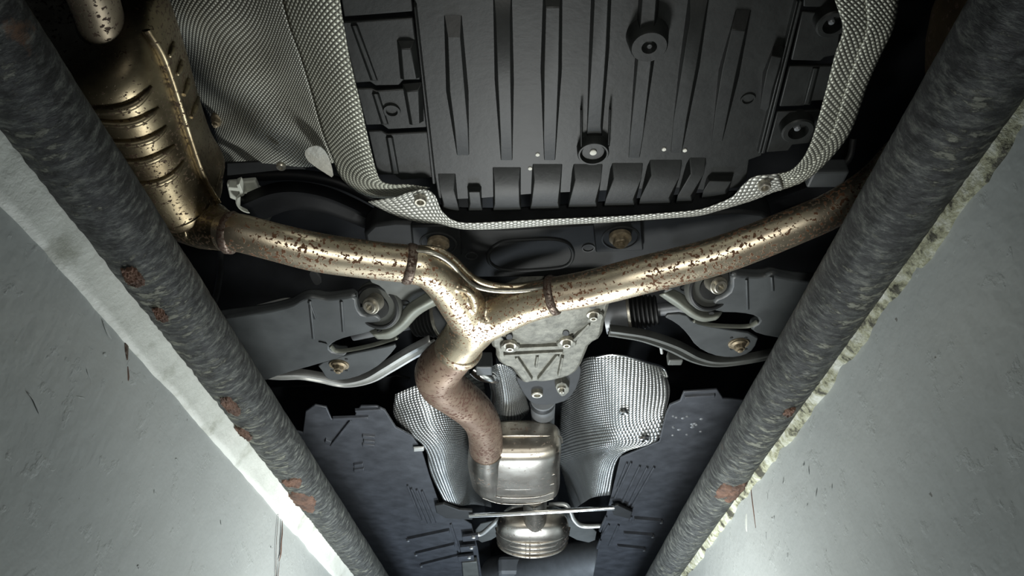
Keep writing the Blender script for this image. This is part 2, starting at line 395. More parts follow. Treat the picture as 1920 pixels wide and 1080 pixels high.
# ================================================================== exhaust
HX = .72
ex = thing('exhaust_system', U(900, 600, HX), 'rust spotted stainless exhaust with forked pipe and ribbed mufflers', 'exhaust')
lpipe = tube('pipe', [(418, 436, .735, 35), (450, 437, .73, 36), (520, 455, .722, 36), (600, 474, .72, 37), (700, 488, .72, 36), (768, 495, .72, 36)], 'exhaust_steel', ex, 36)
lpipe['label'] = 'pipe with flaking rust'
rp_ = [(1036, 553, .72, 33), (1110, 540, .72, 35), (1200, 517, .722, 36), (1350, 478, .735, 36), (1500, 420, .755, 35), (1570, 388, .775, 34), (1640, 340, .80, 33), (1690, 285, .82, 32)]
tube('pipe', rp_, 'exhaust_steel', ex, 36)
# forked piece, one continuous pressed shell
def joined(name, parts, mat_, parent, vox=.0032, it=6):
    V = []; Fc = []
    for v, f in parts:
        o = len(V); V += list(v); Fc += [tuple(i + o for i in q) for q in f]
    o = mk(name, V, Fc, mat_, parent, ang=180)
    r = o.modifiers.new('rm', 'REMESH'); r.mode = 'VOXEL'; r.voxel_size = vox; r.use_smooth_shade = True
    s = o.modifiers.new('sm', 'SMOOTH'); s.factor = .5; s.iterations = it
    return o
def T(pts, sides=28, n=5): pw, rd = tubep(pts); return tube_vf(pw, rd, sides, n)
fork = joined('forked_joint', [
    T([(768, 496, .72, 37), (800, 501, .72, 38), (833, 528, .72, 39), (862, 565, .718, 42), (885, 600, .715, 42)]),
    T([(1036, 557, .72, 35), (985, 570, .72, 37), (935, 588, .718, 42), (895, 606, .715, 43), (872, 622, .715, 42)]),
    T([(915, 575, .722, 40), (890, 608, .715, 46), (872, 632, .715, 42), (852, 658, .715, 41)]),
    T([(846, 545, .702, 5), (866, 541, .697, 7), (884, 552, .693, 8), (891, 572, .692, 8), (888, 592, .694, 6)], 10),
], 'exhaust_steel_clean', ex)
fork['label'] = 'forked joint peppered with rust spots'
# seam bead on the fork
tube('seam_bead', [(776, 471, .725, 4), (815, 476, .722, 4.5), (845, 494, .722, 4.5), (872, 524, .722, 4.5), (900, 540, .722, 4.5), (945, 546, .722, 4.5), (1000, 543, .722, 4.5), (1030, 537, .722, 4)], 'bolt_zinc', fork, 10)
tube('seam_flange', [(772, 464, .742, 5), (820, 468, .742, 6), (852, 487, .742, 6), (880, 515, .742, 6), (910, 531, .742, 6), (955, 538, .742, 6), (1005, 533, .742, 6), (1032, 526, .742, 5)], 'exhaust_steel_clean', fork, 10)
def weldring(name, a, b, hw, mat_, parent, k=8):
    """lumpy weld bead around a pipe: a, b = (px,py,h) just before / after"""
    A = U(*a); B = U(*b); ax = (B - A).normalized(); Cc = (A + B) / 2; r = hw * mpp(Cc); L = (B - A).length / 2
    V, Fc = rev_vf(Cc, ax, [(r * .98, -L), (r * 1.05, -L * .6), (r * 1.075, 0), (r * 1.05, L * .6), (r * .98, L)], 40)
    V = [v + (v - Cc).normalized() * .0012 * noise.noise(v * 160) for v in V]
    return mk(name, V, Fc, mat_, parent, ang=80)
weldring('weld_bead', (758, 493, .72), (778, 497, .72), 37, 'weld_steel', ex)
weldring('weld_bead', (1029, 555, .72), (1044, 552, .72), 36, 'weld_steel', ex)
weldring('weld_bead', (424, 435, .735), (442, 438, .732), 38, 'weld_steel', ex)
weldring('weld_bead', (866, 646, .715), (856, 658, .715), 42, 'exhaust_steel', ex)
wb = weldring('weld_bead', (1236, 509, .726), (1248, 506, .727), 35, 'exhaust_rusty', ex)
# rusty front pipe: dog-leg into the centre silencer
fp = tube('front_pipe', [(862, 652, .715, 40), (842, 672, .715, 42), (822, 696, .716, 44), (829, 722, .722, 42), (858, 745, .735, 39), (890, 772, .750, 36), (908, 805, .765, 33), (912, 858, .775, 31)], 'exhaust_rusty', ex, 36, 7)
fp['label'] = 'brown rusted dog-leg pipe'
# centre silencer: rounded box lofted along y
def loft(name, secs, mat_, parent, ex_=3.2, sides=40, n=4, world=False):
    """secs: (x, y, h, half width, half height) in metres"""
    V = []; Fc = []
    path = []
    v6 = [Vector((s[0], s[1], s[2])) for s in secs]; v7 = [Vector((s[3], s[4], 0)) for s in secs]
    a = cr(v6, n); b_ = cr(v7, n)
    for p, q in zip(a, b_):
        for k in range(sides):
            t = 2 * math.pi * k / sides; c, s = math.cos(t), math.sin(t)
            V.append(Vector((p.x + q.x * math.copysign(abs(c) ** (2 / ex_), c), p.y, CAMZ + p.z + q.y * math.copysign(abs(s) ** (2 / ex_), s))))
    m = len(a)
    for i in range(m - 1):
        for k in range(sides):
            k2 = (k + 1) % sides; Fc.append((i * sides + k, i * sides + k2, (i + 1) * sides + k2, (i + 1) * sides + k))
    Fc.append(tuple(range(sides))); Fc.append(tuple((m - 1) * sides + k for k in range(sides)))
    return mk(name, V, Fc, mat_, parent, ang=60)
def xyh(px, py, h): p = U(px, py, h); return p.x, p.y
xa, ya = xyh(886, 858, .75); xb, yb = xyh(1054, 858, .75); xc = (xa + xb) / 2; hw_ = (xb - xa) / 2
y_end = xyh(960, 938, .76)[1]
xa2 = xyh(892, 920, .76)[0]; xb2 = xyh(1050, 920, .76)[0]; hw2 = (xb2 - xa2) / 2; xc2 = (xa2 + xb2) / 2
sil = loft('centre_silencer', [(xc, ya - .022, .80, hw_ * .82, .032), (xc, ya - .012, .80, hw_ * .94, .050), (xc, ya + .02, .80, hw_, .063), (xc, ya + .12, .80, hw_, .068),
       (xc2, y_end - .10, .80, hw2, .062), (xc2, y_end - .02, .80, hw2 * .97, .055), (xc2, y_end + .02, .80, hw2 * .8, .035)], 'silencer_steel', ex, 3.6)
sil['label'] = 'oval centre silencer'
sq = [(xc + hw_ * 1.01 * math.copysign(abs(math.cos(t)) ** .6, math.cos(t)), 0) for t in (0, math.pi)]
wtube('silencer_seam', [(xc - hw_ * .9, ya - .006, CAMZ + .806), (xc - hw_ * .3, ya - .024, CAMZ + .803), (xc + hw_ * .3, ya - .024, CAMZ + .803), (xc + hw_ * .92, ya - .012, CAMZ + .805), (xc + hw_ * 1.02, ya + .03, CAMZ + .806)], .004, 'silencer_steel', sil)
for f_ in (.35, .55, .75, .9):
    yy = ya + (y_end - ya) * f_; hh = hw_ + (hw2 - hw_) * f_; xx = xc + (xc2 - xc) * f_
    wtube('crease', [(xx - hh * .85, yy - .03, CAMZ + .745), (xx - hh * .4, yy, CAMZ + .7365), (xx + hh * .4, yy, CAMZ + .7365), (xx + hh * .85, yy - .02, CAMZ + .745)], .002, 'silencer_steel', sil, flat=.6)
tube('neck', [(912, 840, .772, 33), (913, 868, .778, 36), (918, 900, .79, 34)], 'silencer_steel', ex, 30)
tube('pipe', [(1002, 925, .79, 24), (1003, 950, .785, 22), (1003, 985, .78, 22), (1003, 1010, .78, 24)], 'silencer_steel', ex, 24)
# ribbed front silencer
x0_, y0_ = xyh(1000, 985, .74); x1_, y1_ = xyh(1000, 1058, .74); kx = mpp(U(1000, 1020, .74))
rs = loft('front_silencer', [(x0_, y0_ + .06, .79, .05, .03), (x0_, y0_ + .08, .785, 54 * kx, .042), (x0_, y0_ + .14, .78, 66 * kx, .054), (x0_, y0_ + .3, .78, 66 * kx, .056), (x0_, y0_ + .42, .785, 58 * kx, .045), (x0_, y0_ + .46, .79, 40 * kx, .03)], 'silencer_steel', ex, 2.6)
rs['label'] = 'ribbed front silencer'
for k in range(4):
    yy = y0_ + .16 + .06 * k
    wtube('rib', [(x0_ + math.cos(t) * 67 * kx, yy, CAMZ + .78 - .0575 * math.sin(t)) for t in [math.pi * q / 12 for q in range(13)]], .006, 'silencer_steel', rs, 10, 2)
wtube('drain_pin', [(xc2 + .05, y_end + .06, CAMZ + .74), (xc2 + .05, y_end + .06, CAMZ + .765)], .006, 'bright_metal', ex)
# big ribbed muffler
seam = [(268, 62), (300, 108), (328, 188), (350, 258), (376, 330), (404, 378)]
SH = .785
sp = [U(a, b, SH) for a, b in seam]
W = .125; yend = U(375, 442, .735).y
secs = [(sp[0].x - W + .025, sp[0].y - .030, .865, W * .66, .045), (sp[0].x - W + .015, sp[0].y - .004, .840, W * .90, .078)]
for p in sp[1:]: secs.append((p.x - W, p.y, .82, W, .103))
secs.append((sp[-1].x - W * .98, yend - .035, .81, W * .98, .092))
secs.append((sp[-1].x - W * .9, yend - .008, .80, W * .88, .070))
secs.append((sp[-1].x - W * .85, yend + .004, .795, W * .7, .045))
mf = loft('ribbed_muffler', secs, 'muffler_steel', ex, 3.4, 56, 6)
mf['label'] = 'bronze tarnished muffler with pressed ribs'
def bvh_of(o):
    bm = bmesh.new(); bm.from_mesh(o.data); bm.transform(Matrix.Translation(WL[o.name])); t = BVHTree.FromBMesh(bm); bm.free(); return t
def on(bv, px, py, lift=0, hdef=.8):
    d = ray(px, py).normalized(); r = bv.ray_cast(CAM, d)
    if r[0] is None: return U(px, py, hdef)
    n = r[1]; n = n if n.dot(d) < 0 else -n
    return r[0] + n * lift
mb = bvh_of(mf)
for pts in ([(176, 207), (215, 205), (250, 194), (270, 178), (284, 162)], [(192, 230), (230, 232), (259, 226), (280, 214), (297, 202)], [(215, 268), (250, 268), (280, 260), (298, 249), (312, 236)],
            [(234, 305), (268, 303), (293, 294), (312, 283), (327, 273)], [(258, 347), (290, 344), (318, 332), (333, 318), (344, 302)]):
    pw = [on(mb, a, b, .001) for a, b in pts]
    V, Fc = tube_vf(pw, [.006, .0065, .0065, .005, .0025], 14, 6); r_ = mk('rib', V, Fc, 'muffler_steel', mf, ang=80)
# seam flange around the muffler side
sf = []
for (x, y, h, a, b_) in secs[1:-2]: sf.append(Vector((x + a * .99 + .004, y, CAMZ + SH)))
V, Fc = tube_vf(sf, [.006] * len(sf), 12, 6, True, .45); mk('seam_flange', V, Fc, 'muffler_steel', mf, ang=60)
for pts in ([(325, 80), (321, 93), (316, 106)], [(340, 114), (336, 128), (331, 140)], [(353, 148), (349, 163), (344, 178)], [(371, 183), (365, 202), (358, 220)]):
    V, Fc = tube_vf([on(mb, a, b, .0005) for a, b in pts], [.003, .0055, .003], 12, 6); mk('side_rib', V, Fc, 'muffler_steel', mf, ang=80)
tube('outlet_cone', [(352, 405, .775, 52), (385, 420, .765, 48), (408, 429, .748, 41), (432, 437, .735, 36)], 'muffler_steel', ex, 36)
tube('inlet_neck', [(140, -70, .79, 48), (168, -20, .79, 46), (188, 40, .79, 44), (202, 100, .79, 48)], 'neck_steel', ex, 30)
weldring('weld_bead', (195, 62, .79), (200, 82, .79), 50, 'muffler_steel', ex)
# second muffler, mostly behind the other rail
xm, ym = xyh(1790, 60, .82); xm2, ym2 = xyh(1720, 270, .82)
xm += .065; xm2 += .05
loft('muffler', [(xm + .05, ym - .25, .83, .10, .05), (xm + .05, ym - .2, .83, .13, .07), (xm + .05, ym, .83, .135, .075), (xm2 + .09, ym2 - .03, .83, .13, .07), (xm2 + .08, ym2 + .03, .83, .10, .05), (xm2 + .07, ym2 + .05, .83, .07, .03)], 'dull_muffler', ex, 3.2)

# ================================================================== spare wheel tub cover
HT = .765
tc = thing('spare_wheel_cover', U(1110, 200, HT), 'ribbed black plastic spare wheel cover framed by embossed metal trim', 'plastic cover')
main = plate('cover_panel', [(770, -60), (778, 20), (790, 120), (800, 210), (812, 310), (822, 372), (860, 374), (905, 372), (1000, 364), (1130, 358), (1265, 352), (1335, 358), (1385, 352), (1400, 335), (1405, 300), (1428, 292), (1462, 168), (1498, 10), (1512, -60)], HT, .006, 'black_plastic', tc)
HL = HT - .016
def rib(low, base=None, nm='rib', hl=HL, hb=HT + .001):
    P = low
    if base is None:
        cx = sum(p[0] for p in P) / len(P); cy = sum(p[1] for p in P) / len(P); base = [(p[0] + (6 if p[0] > cx else -6), p[1] + (14 if p[1] > cy + 60 else (-14 if p[1] < cy - 60 else 0))) for p in P]
    return hull_rib(nm, P, hl, base, hb, 'black_plastic', tc)
rib([(839, 70), (864, 70), (872, 171), (878, 241), (852, 241), (843, 171)], [(832, 26), (866, 26), (879, 171), (880, 294), (857, 294), (836, 171)])
rib([(929, 34), (957, 34), (958, 150), (960, 255), (938, 255), (933, 150)], [(924, -20), (960, -20), (964, 150), (961, 303), (939, 303), (927, 150)])
rib([(1023, 14), (1050, 14), (1048, 130), (1043, 257), (1019, 257), (1020, 130)], [(1018, -20), (1055, -20), (1054, 130), (1041, 303), (1020, 303), (1013, 130)])
rib([(1116, -50), (1143, -50), (1137, 90), (1127, 236), (1101, 236), (1110, 90)], [(1110, -60), (1149, -60), (1143, 90), (1129, 256), (1100, 256), (1104, 90)])
rib([(1207, -50), (1235, -50), (1222, 110), (1206, 256), (1181, 256), (1196, 110)], [(1200, -60), (1241, -60), (1228, 110), (1199, 298), (1178, 298), (1190, 110)])
rib([(1294, 36), (1321, 36), (1306, 125), (1287, 228), (1262, 228), (1279, 125)], [(1292, -20), (1332, -20), (1312, 125), (1278, 290), (1257, 290), (1273, 125)])
rib([(1371, 56), (1398, 58), (1379, 144), (1366, 208), (1341, 208), (1354, 130)], [(1380, 16), (1409, 16), (1386, 144), (1354, 268), (1334, 268), (1347, 130)])
rib([(1446, 105), (1466, 108), (1457, 140), (1448, 170), (1430, 170), (1437, 135)], [(1450, 86), (1473, 86), (1463, 140), (1440, 212), (1424, 205), (1430, 135)])
# teeth along the edge of the panel
teeth = [(826, 857, 318, 389), (878, 903, 350, 388), (925, 976, 306, 388), (997, 1051, 300, 386), (1071, 1124, 300, 383), (1141, 1197, 298, 380), (1209, 1267, 292, 377), (1281, 1310, 288, 373), (1322, 1368, 330, 364)]
for i, (a, b_, t, bt) in enumerate(teeth):
    sk = (960 - (a + b_) / 2) * .0009 * (bt - t) * .5
    t6 = t + (38 if bt - t > 60 else 10)
    hull_rib('tooth', [(a + 2 - sk, t6), (b_ - 2 - sk, t6), (b_ - 2 + sk, bt - 6), (a + 2 + sk, bt - 6)], HL + .005, [(a - 2 - sk, t - 4), (b_ + 2 - sk, t - 4), (b_ + 1 + sk, bt + 8), (a - 1 + sk, bt + 8)], HT + .004, 'black_plastic', tc)
def boss(px, py, rpx, kind, parent=tc):
    P = U(px, py, HT - .01); r = rpx * mpp(P)
    if kind == 'raised':
        o = rev('screw_boss', P, DN, [(r * 1.12, -.012), (r * 1.1, -.006), (r * .98, .012), (r * .90, .015), (r * .40, .015), (r * .36, .004), (r * .12, .004)], 'black_plastic', parent, 40)
        rev('ball_stud', P + Vector((.002, .006, .002)), DN, [(r * .05, -.004), (r * .2, -.002), (r * .2, .006), (r * .1, .009)], 'shaft_grey', o, 16)
    else:
        o = rev('screw_boss', P, DN, [(r * 1.04, -.012), (r * 1.02, .004), (r * .96, .006), (r * .86, .006), (r * .80, -.004), (r * .70, -.005), (r * .70, .001), (r * .2, .001)], 'black_plastic', parent, 40)
        rev('clip_head', P, DN, [(r * .22, -.002), (r * .22, .003), (r * .14, .004)], 'chalk_mark', o, 16)
    return o
boss(1215, 74, 36, 'raised'); boss(1112, 284, 29, 'cup')
for a, b_, c, d in ((1090, 206, 1090, 276), (1144, 205, 1141, 272)):
    hull_rib('fin', [(a - 1.5, b_), (a + 1.5, b_), (c + 1.5, d), (c - 1.5, d)], HT - .014, [(a - 2.5, b_ - 2), (a + 2.5, b_ - 2), (c + 2.5, d + 3), (c - 2.5, d + 3)], HT, 'black_plastic', tc)
HS = HT + .006
def side(pts, ribs=()):
    return plate('side_panel', pts, HS, .005, 'black_plastic', tc)
side([(630, -60), (766, -60), (774, 22), (645, 32)])
side([(640, 42), (774, 34), (788, 150), (756, 151), (748, 160), (704, 161), (694, 154), (665, 156)])
side([(668, 166), (698, 167), (706, 171), (790, 165), (801, 239), (728, 243), (716, 234), (686, 235)])
side([(690, 246), (716, 246), (726, 252), (803, 248), (812, 333), (752, 338), (740, 328), (708, 328)])
side([(1506, -60), (1590, -60), (1580, 0), (1550, 9), (1542, 14), (1506, 13)])
side([(1504, 22), (1580, 27), (1570, 103), (1546, 108), (1538, 115), (1483, 113)])
side([(1480, 125), (1566, 123), (1548, 188), (1518, 190), (1508, 199), (1461, 200)])
side([(1457, 210), (1545, 207), (1524, 268), (1486, 272), (1478, 283), (1437, 286)])
for P_ in ([(752, 92), (770, 92), (780, 148), (757, 150)], [(762, 172), (784, 170), (786, 232), (773, 235)]):
    frustum('rib', P_, HS - .010, HS, .006, 'black_plastic', tc)
for a, b_ in (((664, 48), (702, 150)), ((704, 176), (722, 232)), ((730, 258), (742, 325)), ((1530, 128), (1512, 195))):
    hull_rib('step', [(a[0] - 4, a[1]), (a[0] + 4, a[1]), (b_[0] + 4, b_[1]), (b_[0] - 4, b_[1])], HS - .004, [(a[0] - 8, a[1] - 2), (a[0] + 8, a[1] - 2), (b_[0] + 8, b_[1] + 2), (b_[0] - 8, b_[1] + 2)], HS + .001, 'black_plastic', tc)
for P_ in ([(776, 14), (779, 14), (816, 345), (811, 345)], [(1500, 2), (1505, 3), (1434, 288), (1428, 288)], [(1494, 2), (1497, 3), (1426, 288), (1422, 288)]):
    frustum('edge_ridge', P_, HT - .007, HT + .002, .0015, 'black_plastic', tc)
rev('slot', U(735, 207, HS), DN, [(.012, -.002), (.0115, .003), (.008, .003), (.007, -.001), (.002, -.001)], 'black_plastic', tc)
rev('drain_hole', U(1402, 185, HT), DN, [(.010, -.002), (.0095, .002), (.0075, .002), (.007, -.004), (.001, -.004)], 'black_plastic', tc)
for a, b_, r in ((1558, 38, 30), (1494, 238, 30)):
    P = U(a, b_, HS - .006); rr = r * mpp(P)
    o = rev('screw_boss', P, DN, [(rr * 1.08, -.01), (rr, .008), (rr * .9, .01), (rr * .62, .01), (rr * .55, -.002), (rr * .1, -.002)], 'black_plastic', tc, 32)
    rev('ball_stud', P, DN, [(rr * .22, -.004), (rr * .2, .004), (rr * .1, .006)], 'shaft_grey', o, 12)
for a, b_ in ((1008, 290), (1245, 280), (1284, 282), (1148, 323), (1176, 339), (994, 316)):
    rev('clip_pin', U(a, b_, HT - .0005), DN, [(.0035, -.002), (.003, .001), (.001, .0015)], 'chalk_mark', tc, 10)

# ================================================================== embossed heat shields
hsl = thing('muffler_heat_shield', U(520, 200, .82), 'wide wavy embossed aluminium heat shield behind the ribbed muffler', 'heat shield')
def wv1(v, u): return .004 * math.sin(v * 22 + u * 2) * (1 - u) * min(1, 6 * (1 - v))
rows = []
L = [(230, -40, .97), (262, 20, .97), (330, 110, .96), (380, 200, .95), (405, 260, .945), (416, 304, .95)]
A_ = [(330, -40, .90), (370, 30, .895), (420, 115, .89), (455, 195, .885), (485, 260, .88), (500, 306, .885)]
B_ = [(450, -40, .865), (475, 45, .86), (505, 120, .855), (530, 190, .853), (553, 255, .85), (572, 313, .855)]
F_ = [(525, -40, .815), (543, 40, .812), (567, 110, .81), (588, 180, .808), (606, 245, .807), (626, 305, .806)]
rows = [list(t) for t in zip(L, A_, B_, F_)]
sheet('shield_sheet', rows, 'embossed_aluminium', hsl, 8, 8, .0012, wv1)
O_ = [(522, -40), (540, 40), (565, 110), (586, 180), (604, 245), (622, 292), (642, 336), (684, 366), (730, 371), (782, 362)]
I_ = [(632, -40), (642, 30), (656, 110), (675, 190), (691, 262), (705, 318), (716, 340), (738, 346), (765, 346), (806, 352)]
rows = [[(o[0], o[1], .806), ((o[0] * .6 + i[0] * .4), (o[1] * .6 + i[1] * .4), .776), ((o[0] * .25 + i[0] * .75), (o[1] * .25 + i[1] * .75), .760), (i[0], i[1], .757)] for o, i in zip(O_, I_)]
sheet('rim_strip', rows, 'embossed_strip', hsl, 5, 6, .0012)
fl = plate('flap', [(570, 285), (580, 275), (598, 273), (612, 285), (622, 310), (626, 335), (610, 325), (590, 312), (575, 300)], .800, .0015, 'smooth_aluminium', hsl, 1, 0)
flange_bolt('screw', 527, 312, .845, 9, 'bolt_zinc', hsl, kind='torx')
flange_bolt('screw', 408, 222, .935, 12, 'bolt_rusty', hsl, kind='stud')
plate('edge_bracket', [(425, 306), (500, 303), (560, 312), (575, 318), (540, 318), (425, 330)], .89, .004, 'subframe_paint', hsl)
# front trim
O2 = [(690, 378), (720, 394), (752, 408), (790, 417), (825, 420), (850, 426), (880, 430), (950, 428), (1050, 421), (1150, 416), (1250, 409), (1310, 404), (1345, 395), (1380, 385), (1415, 374), (1445, 362), (1469, 354)]
I2 = [(738, 371), (766, 361), (795, 355), (815, 366), (828, 394), (848, 412), (878, 418), (950, 415), (1050, 410), (1150, 406), (1250, 399), (1310, 393), (1345, 382), (1374, 368), (1392, 348), (1415, 331), (1458, 326)]
trim = thing('cover_trim_shield', U(1080, 412, .757), 'embossed aluminium trim strip curving below the black ribbed cover', 'heat shield')
rows = [[(o[0], o[1], .772), (o[0] * .8 + i[0] * .2, o[1] * .8 + i[1] * .2, .760), (o[0] * .3 + i[0] * .7, o[1] * .3 + i[1] * .7, .752), (i[0], i[1], .751)] for o, i in zip(O2, I2)]
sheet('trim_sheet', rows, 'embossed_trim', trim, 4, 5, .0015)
flange_bolt('screw', 789, 371, .7515, 12, 'bolt_zinc', trim, kind='cup'); flange_bolt('screw', 1432, 344, .7515, 12, 'bolt_zinc', trim, kind='cup')
O3 = [(1462, 357), (1510, 338), (1550, 304), (1585, 262), (1604, 225), (1626, 160), (1650, 105), (1672, 60), (1681, 25), (1690, -40)]
I3 = [(1452, 327), (1480, 321), (1501, 303), (1516, 278), (1527, 248), (1546, 180), (1565, 105), (1580, 58), (1572, 20), (1550, -40)]
rs3 = thing('side_heat_shield', U(1580, 180, .76), 'narrow creased embossed aluminium heat shield with no muffler against it', 'heat shield')
rows = [[(o[0], o[1], .772), (o[0] * .55 + i[0] * .45, o[1] * .55 + i[1] * .45, .761), (o[0] * .48 + i[0] * .52, o[1] * .48 + i[1] * .52, .7635), (o[0] * .42 + i[0] * .58, o[1] * .42 + i[1] * .58, .760), (i[0], i[1], .7525)] for o, i in zip(O3, I3)]
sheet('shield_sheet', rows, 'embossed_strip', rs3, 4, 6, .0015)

# ================================================================== rear subframe
sbf = thing('rear_subframe', U(1000, 470, .80), 'black pressed steel rear subframe with oval recess above the forked exhaust', 'subframe')
HSF = .805
plate('crossmember', [(680, 425), (760, 415), (900, 432), (1100, 420), (1300, 402), (1420, 395), (1460, 420), (1400, 470), (1290, 505), (1150, 518), (900, 522), (800, 520), (720, 510), (690, 480)], HSF, .05, 'subframe_paint', sbf, 1, .006)
tube('recess_rim', [(925, 462, HSF, 4), (945, 452, HSF, 4), (990, 449, HSF, 4), (1040, 449, HSF, 4), (1066, 458, HSF, 4), (1074, 478, HSF, 4), (1062, 497, HSF, 4), (1020, 504, HSF, 4), (950, 506, HSF, 4), (922, 496, HSF, 4), (915, 478, HSF, 4), (925, 462, HSF, 4)], 'subframe_paint', sbf, 10, 5)
for a, b_ in ((884, 480), (1103, 465)):
    rev('hole', U(a, b_, HSF - .001), DN, [(.012, -.004), (.0115, .001), (.0095, .001), (.009, -.003), (.002, -.003)], 'rubber', sbf, 20)
for a, b_ in ((822, 455), (1163, 444)):
    plate('bolt_pad', [(a - 52, b_ - 30), (a + 40, b_ - 32), (a + 44, b_ + 26), (a - 46, b_ + 30)], HSF - .012, .014, 'subframe_paint', sbf, 0, .003)
    rev('cup', U(a, b_, HSF - .010), DN, [(.034, -.006), (.033, .003), (.030, .004), (.028, -.003), (.004, -.003)], 'rubber', sbf, 28)
    flange_bolt('subframe_bolt', a, b_ + 2, HSF - .018, 21, 'bolt_rusty', sbf, kind='stud')

def mirror_pts(pts): return [(1030 * 2 - p[0],) + tuple(p[1:]) for p in pts]
# ------------------------------------------------------------------ suspension, muffler side
HA = .745
def suspension(side_label, D):
    arm = thing('control_arm', U(*D['o'], HA), D['lab_arm'], 'suspension arm', 'covered lower control arms')
    cv = plate('arm_cover', D['cover'], HA, .022, 'arm_plastic', arm, 1, .006)
    for (a, b_) in D['ridges']:
        hull_rib('ridge', [(a[0] - 1.5, a[1]), (a[0] + 1.5, a[1]), (b_[0] + 1.5, b_[1]), (b_[0] - 1.5, b_[1])], HA - .004, [(a[0] - 5, a[1] - 2), (a[0] + 5, a[1] - 2), (b_[0] + 4, b_[1] + 2), (b_[0] - 4, b_[1] + 2)], HA + .002, 'arm_plastic', cv)
    ribbon('top_flange', D['flange'], [(-1, .004), (0, -.001), (1, .004)], 'arm_plastic', arm)
    ribbon('slot_lip', D['lip'], [(-1, .004), (0, -.002), (1, .004)], 'grey_arm', arm, 8)
    plate('bolt_plate', D['plate'], HA + .008, .006, 'arm_plastic', arm, 1, .002)
    bx, by = D['bolt']
    rev('washer', U(bx, by, HA + .007), DN, [(.021, -.003), (.021, .002), (.018, .003), (.01, .003)], 'bolt_rusty', arm, 28)
    flange_bolt('arm_bolt', bx, by, HA + .004, 14, 'bolt_rusty', arm, kind='stud')
    for k in range(4):
        t = math.pi / 4 + k * math.pi / 2
        rev('hole', U(bx + 19 * math.cos(t), by + 15 * math.sin(t), HA + .0075), DN, [(.0036, -.002), (.003, .001), (.001, .001)], 'rubber', arm, 10)
    # pressed bracket with pale flange, bush and bolt
    br = thing('subframe_bracket', U(*D['o2'], HA), D['lab_br'], 'bracket', 'pressed subframe brackets')
    plate('web', D['web'], .770, .005, 'plate_grey', br, 1, .002)
    sheet('pale_flange', D['pale'], 'grey_arm', br, 6, 6, .003)
    rev('hole', U(*D['h1'], .769), DN, [(.0095, -.002), (.009, .001), (.0078, .001), (.0075, -.003), (.001, -.003)], 'rubber', br, 18)
    rev('hole', U(*D['h2'], .742), DN, [(.006, -.003), (.005, .001), (.001, .001)], 'rubber', br, 12)
    P = U(*D['bush'], .764); ax = D['ax']
    rev('bush', P, ax, [(.047, -.010), (.047, .002), (.043, .006), (.040, .006), (.037, -.004), (.026, -.004), (.024, .004), (.014, .006)], 'rubber', br, 36)
    rev('bush_ring', P, ax, [(.0485, -.012), (.0485, .0), (.0465, .003), (.0455, .001)], 'plate_grey', br, 36)
    P2 = U(*D['bb'], .752)
    rev('bush_bolt', P2, ax, [(.017, -.02), (.017, .004), (.0155, .006), (.0125, .006), (.0125, .010), (.011, .012), (.0065, .012), (.006, .004), (.001, .004)], 'bolt_zinc', br, 28)
    frustum('slot', D['slot'], .7555, .763, .001, 'black_paint', br, 1)
    return arm
DL = dict(o=(560, 640), o2=(750, 580),
    lab_arm='black plastic covered control arm on the bronze ribbed muffler side', lab_br='pressed grey bracket and bush bolt beside the short branch of forked pipe',
    cover=[(330, 610), (395, 600), (450, 592), (500, 586), (545, 575), (560, 565), (575, 559), (595, 559), (612, 563), (640, 560), (668, 556), (670, 580), (682, 594), (703, 590), (718, 600), (706, 617), (690, 625), (650, 633), (626, 642), (616, 653), (626, 663), (660, 664), (600, 683), (530, 702), (495, 716), (440, 720), (360, 700)],
    ridges=[((581, 565), (588, 635)), ((640, 566), (644, 622)), ((580, 568), (592, 598)), ((600, 642), (612, 645))],
    flange=[(420, 597, .742, 4), (480, 586, .742, 4), (545, 572, .742, 4), (578, 557, .74, 4), (612, 560, .742, 4), (666, 553, .742, 4)],
    lip=[(745, 634, .748, 3.5), (700, 648, .746, 3.5), (650, 658, .745, 3.5), (628, 658, .745, 3.5), (619, 650, .745, 3)],
    plate=[(594, 684), (640, 668), (720, 652), (748, 645), (728, 670), (702, 692), (662, 710), (625, 714), (612, 710), (604, 696)], bolt=(636, 684),
    web=[(700, 515), (770, 515), (810, 535), (832, 558), (795, 580), (762, 603), (738, 622), (714, 626), (700, 612), (725, 590), (731, 562), (716, 538), (690, 528)],
    pale=[[(812, 544, .762), (826, 552, .748), (832, 567, .752)], [(793, 553, .760), (805, 566, .744), (806, 577, .75)], [(765, 572, .758), (774, 583, .740), (783, 592, .746)], [(742, 598, .756), (752, 607, .738), (760, 616, .744)], [(718, 614, .752), (727, 624, .736), (734, 633, .742)], [(690, 620, .750), (700, 628, .738), (708, 635, .742)]],
    h1=(759, 568), h2=(712, 622), bush=(707, 574), bb=(697, 572), ax=(-.25, -.55, -.8), slot=[(669, 582), (678, 574), (700, 578), (700, 588), (684, 592), (673, 590)])
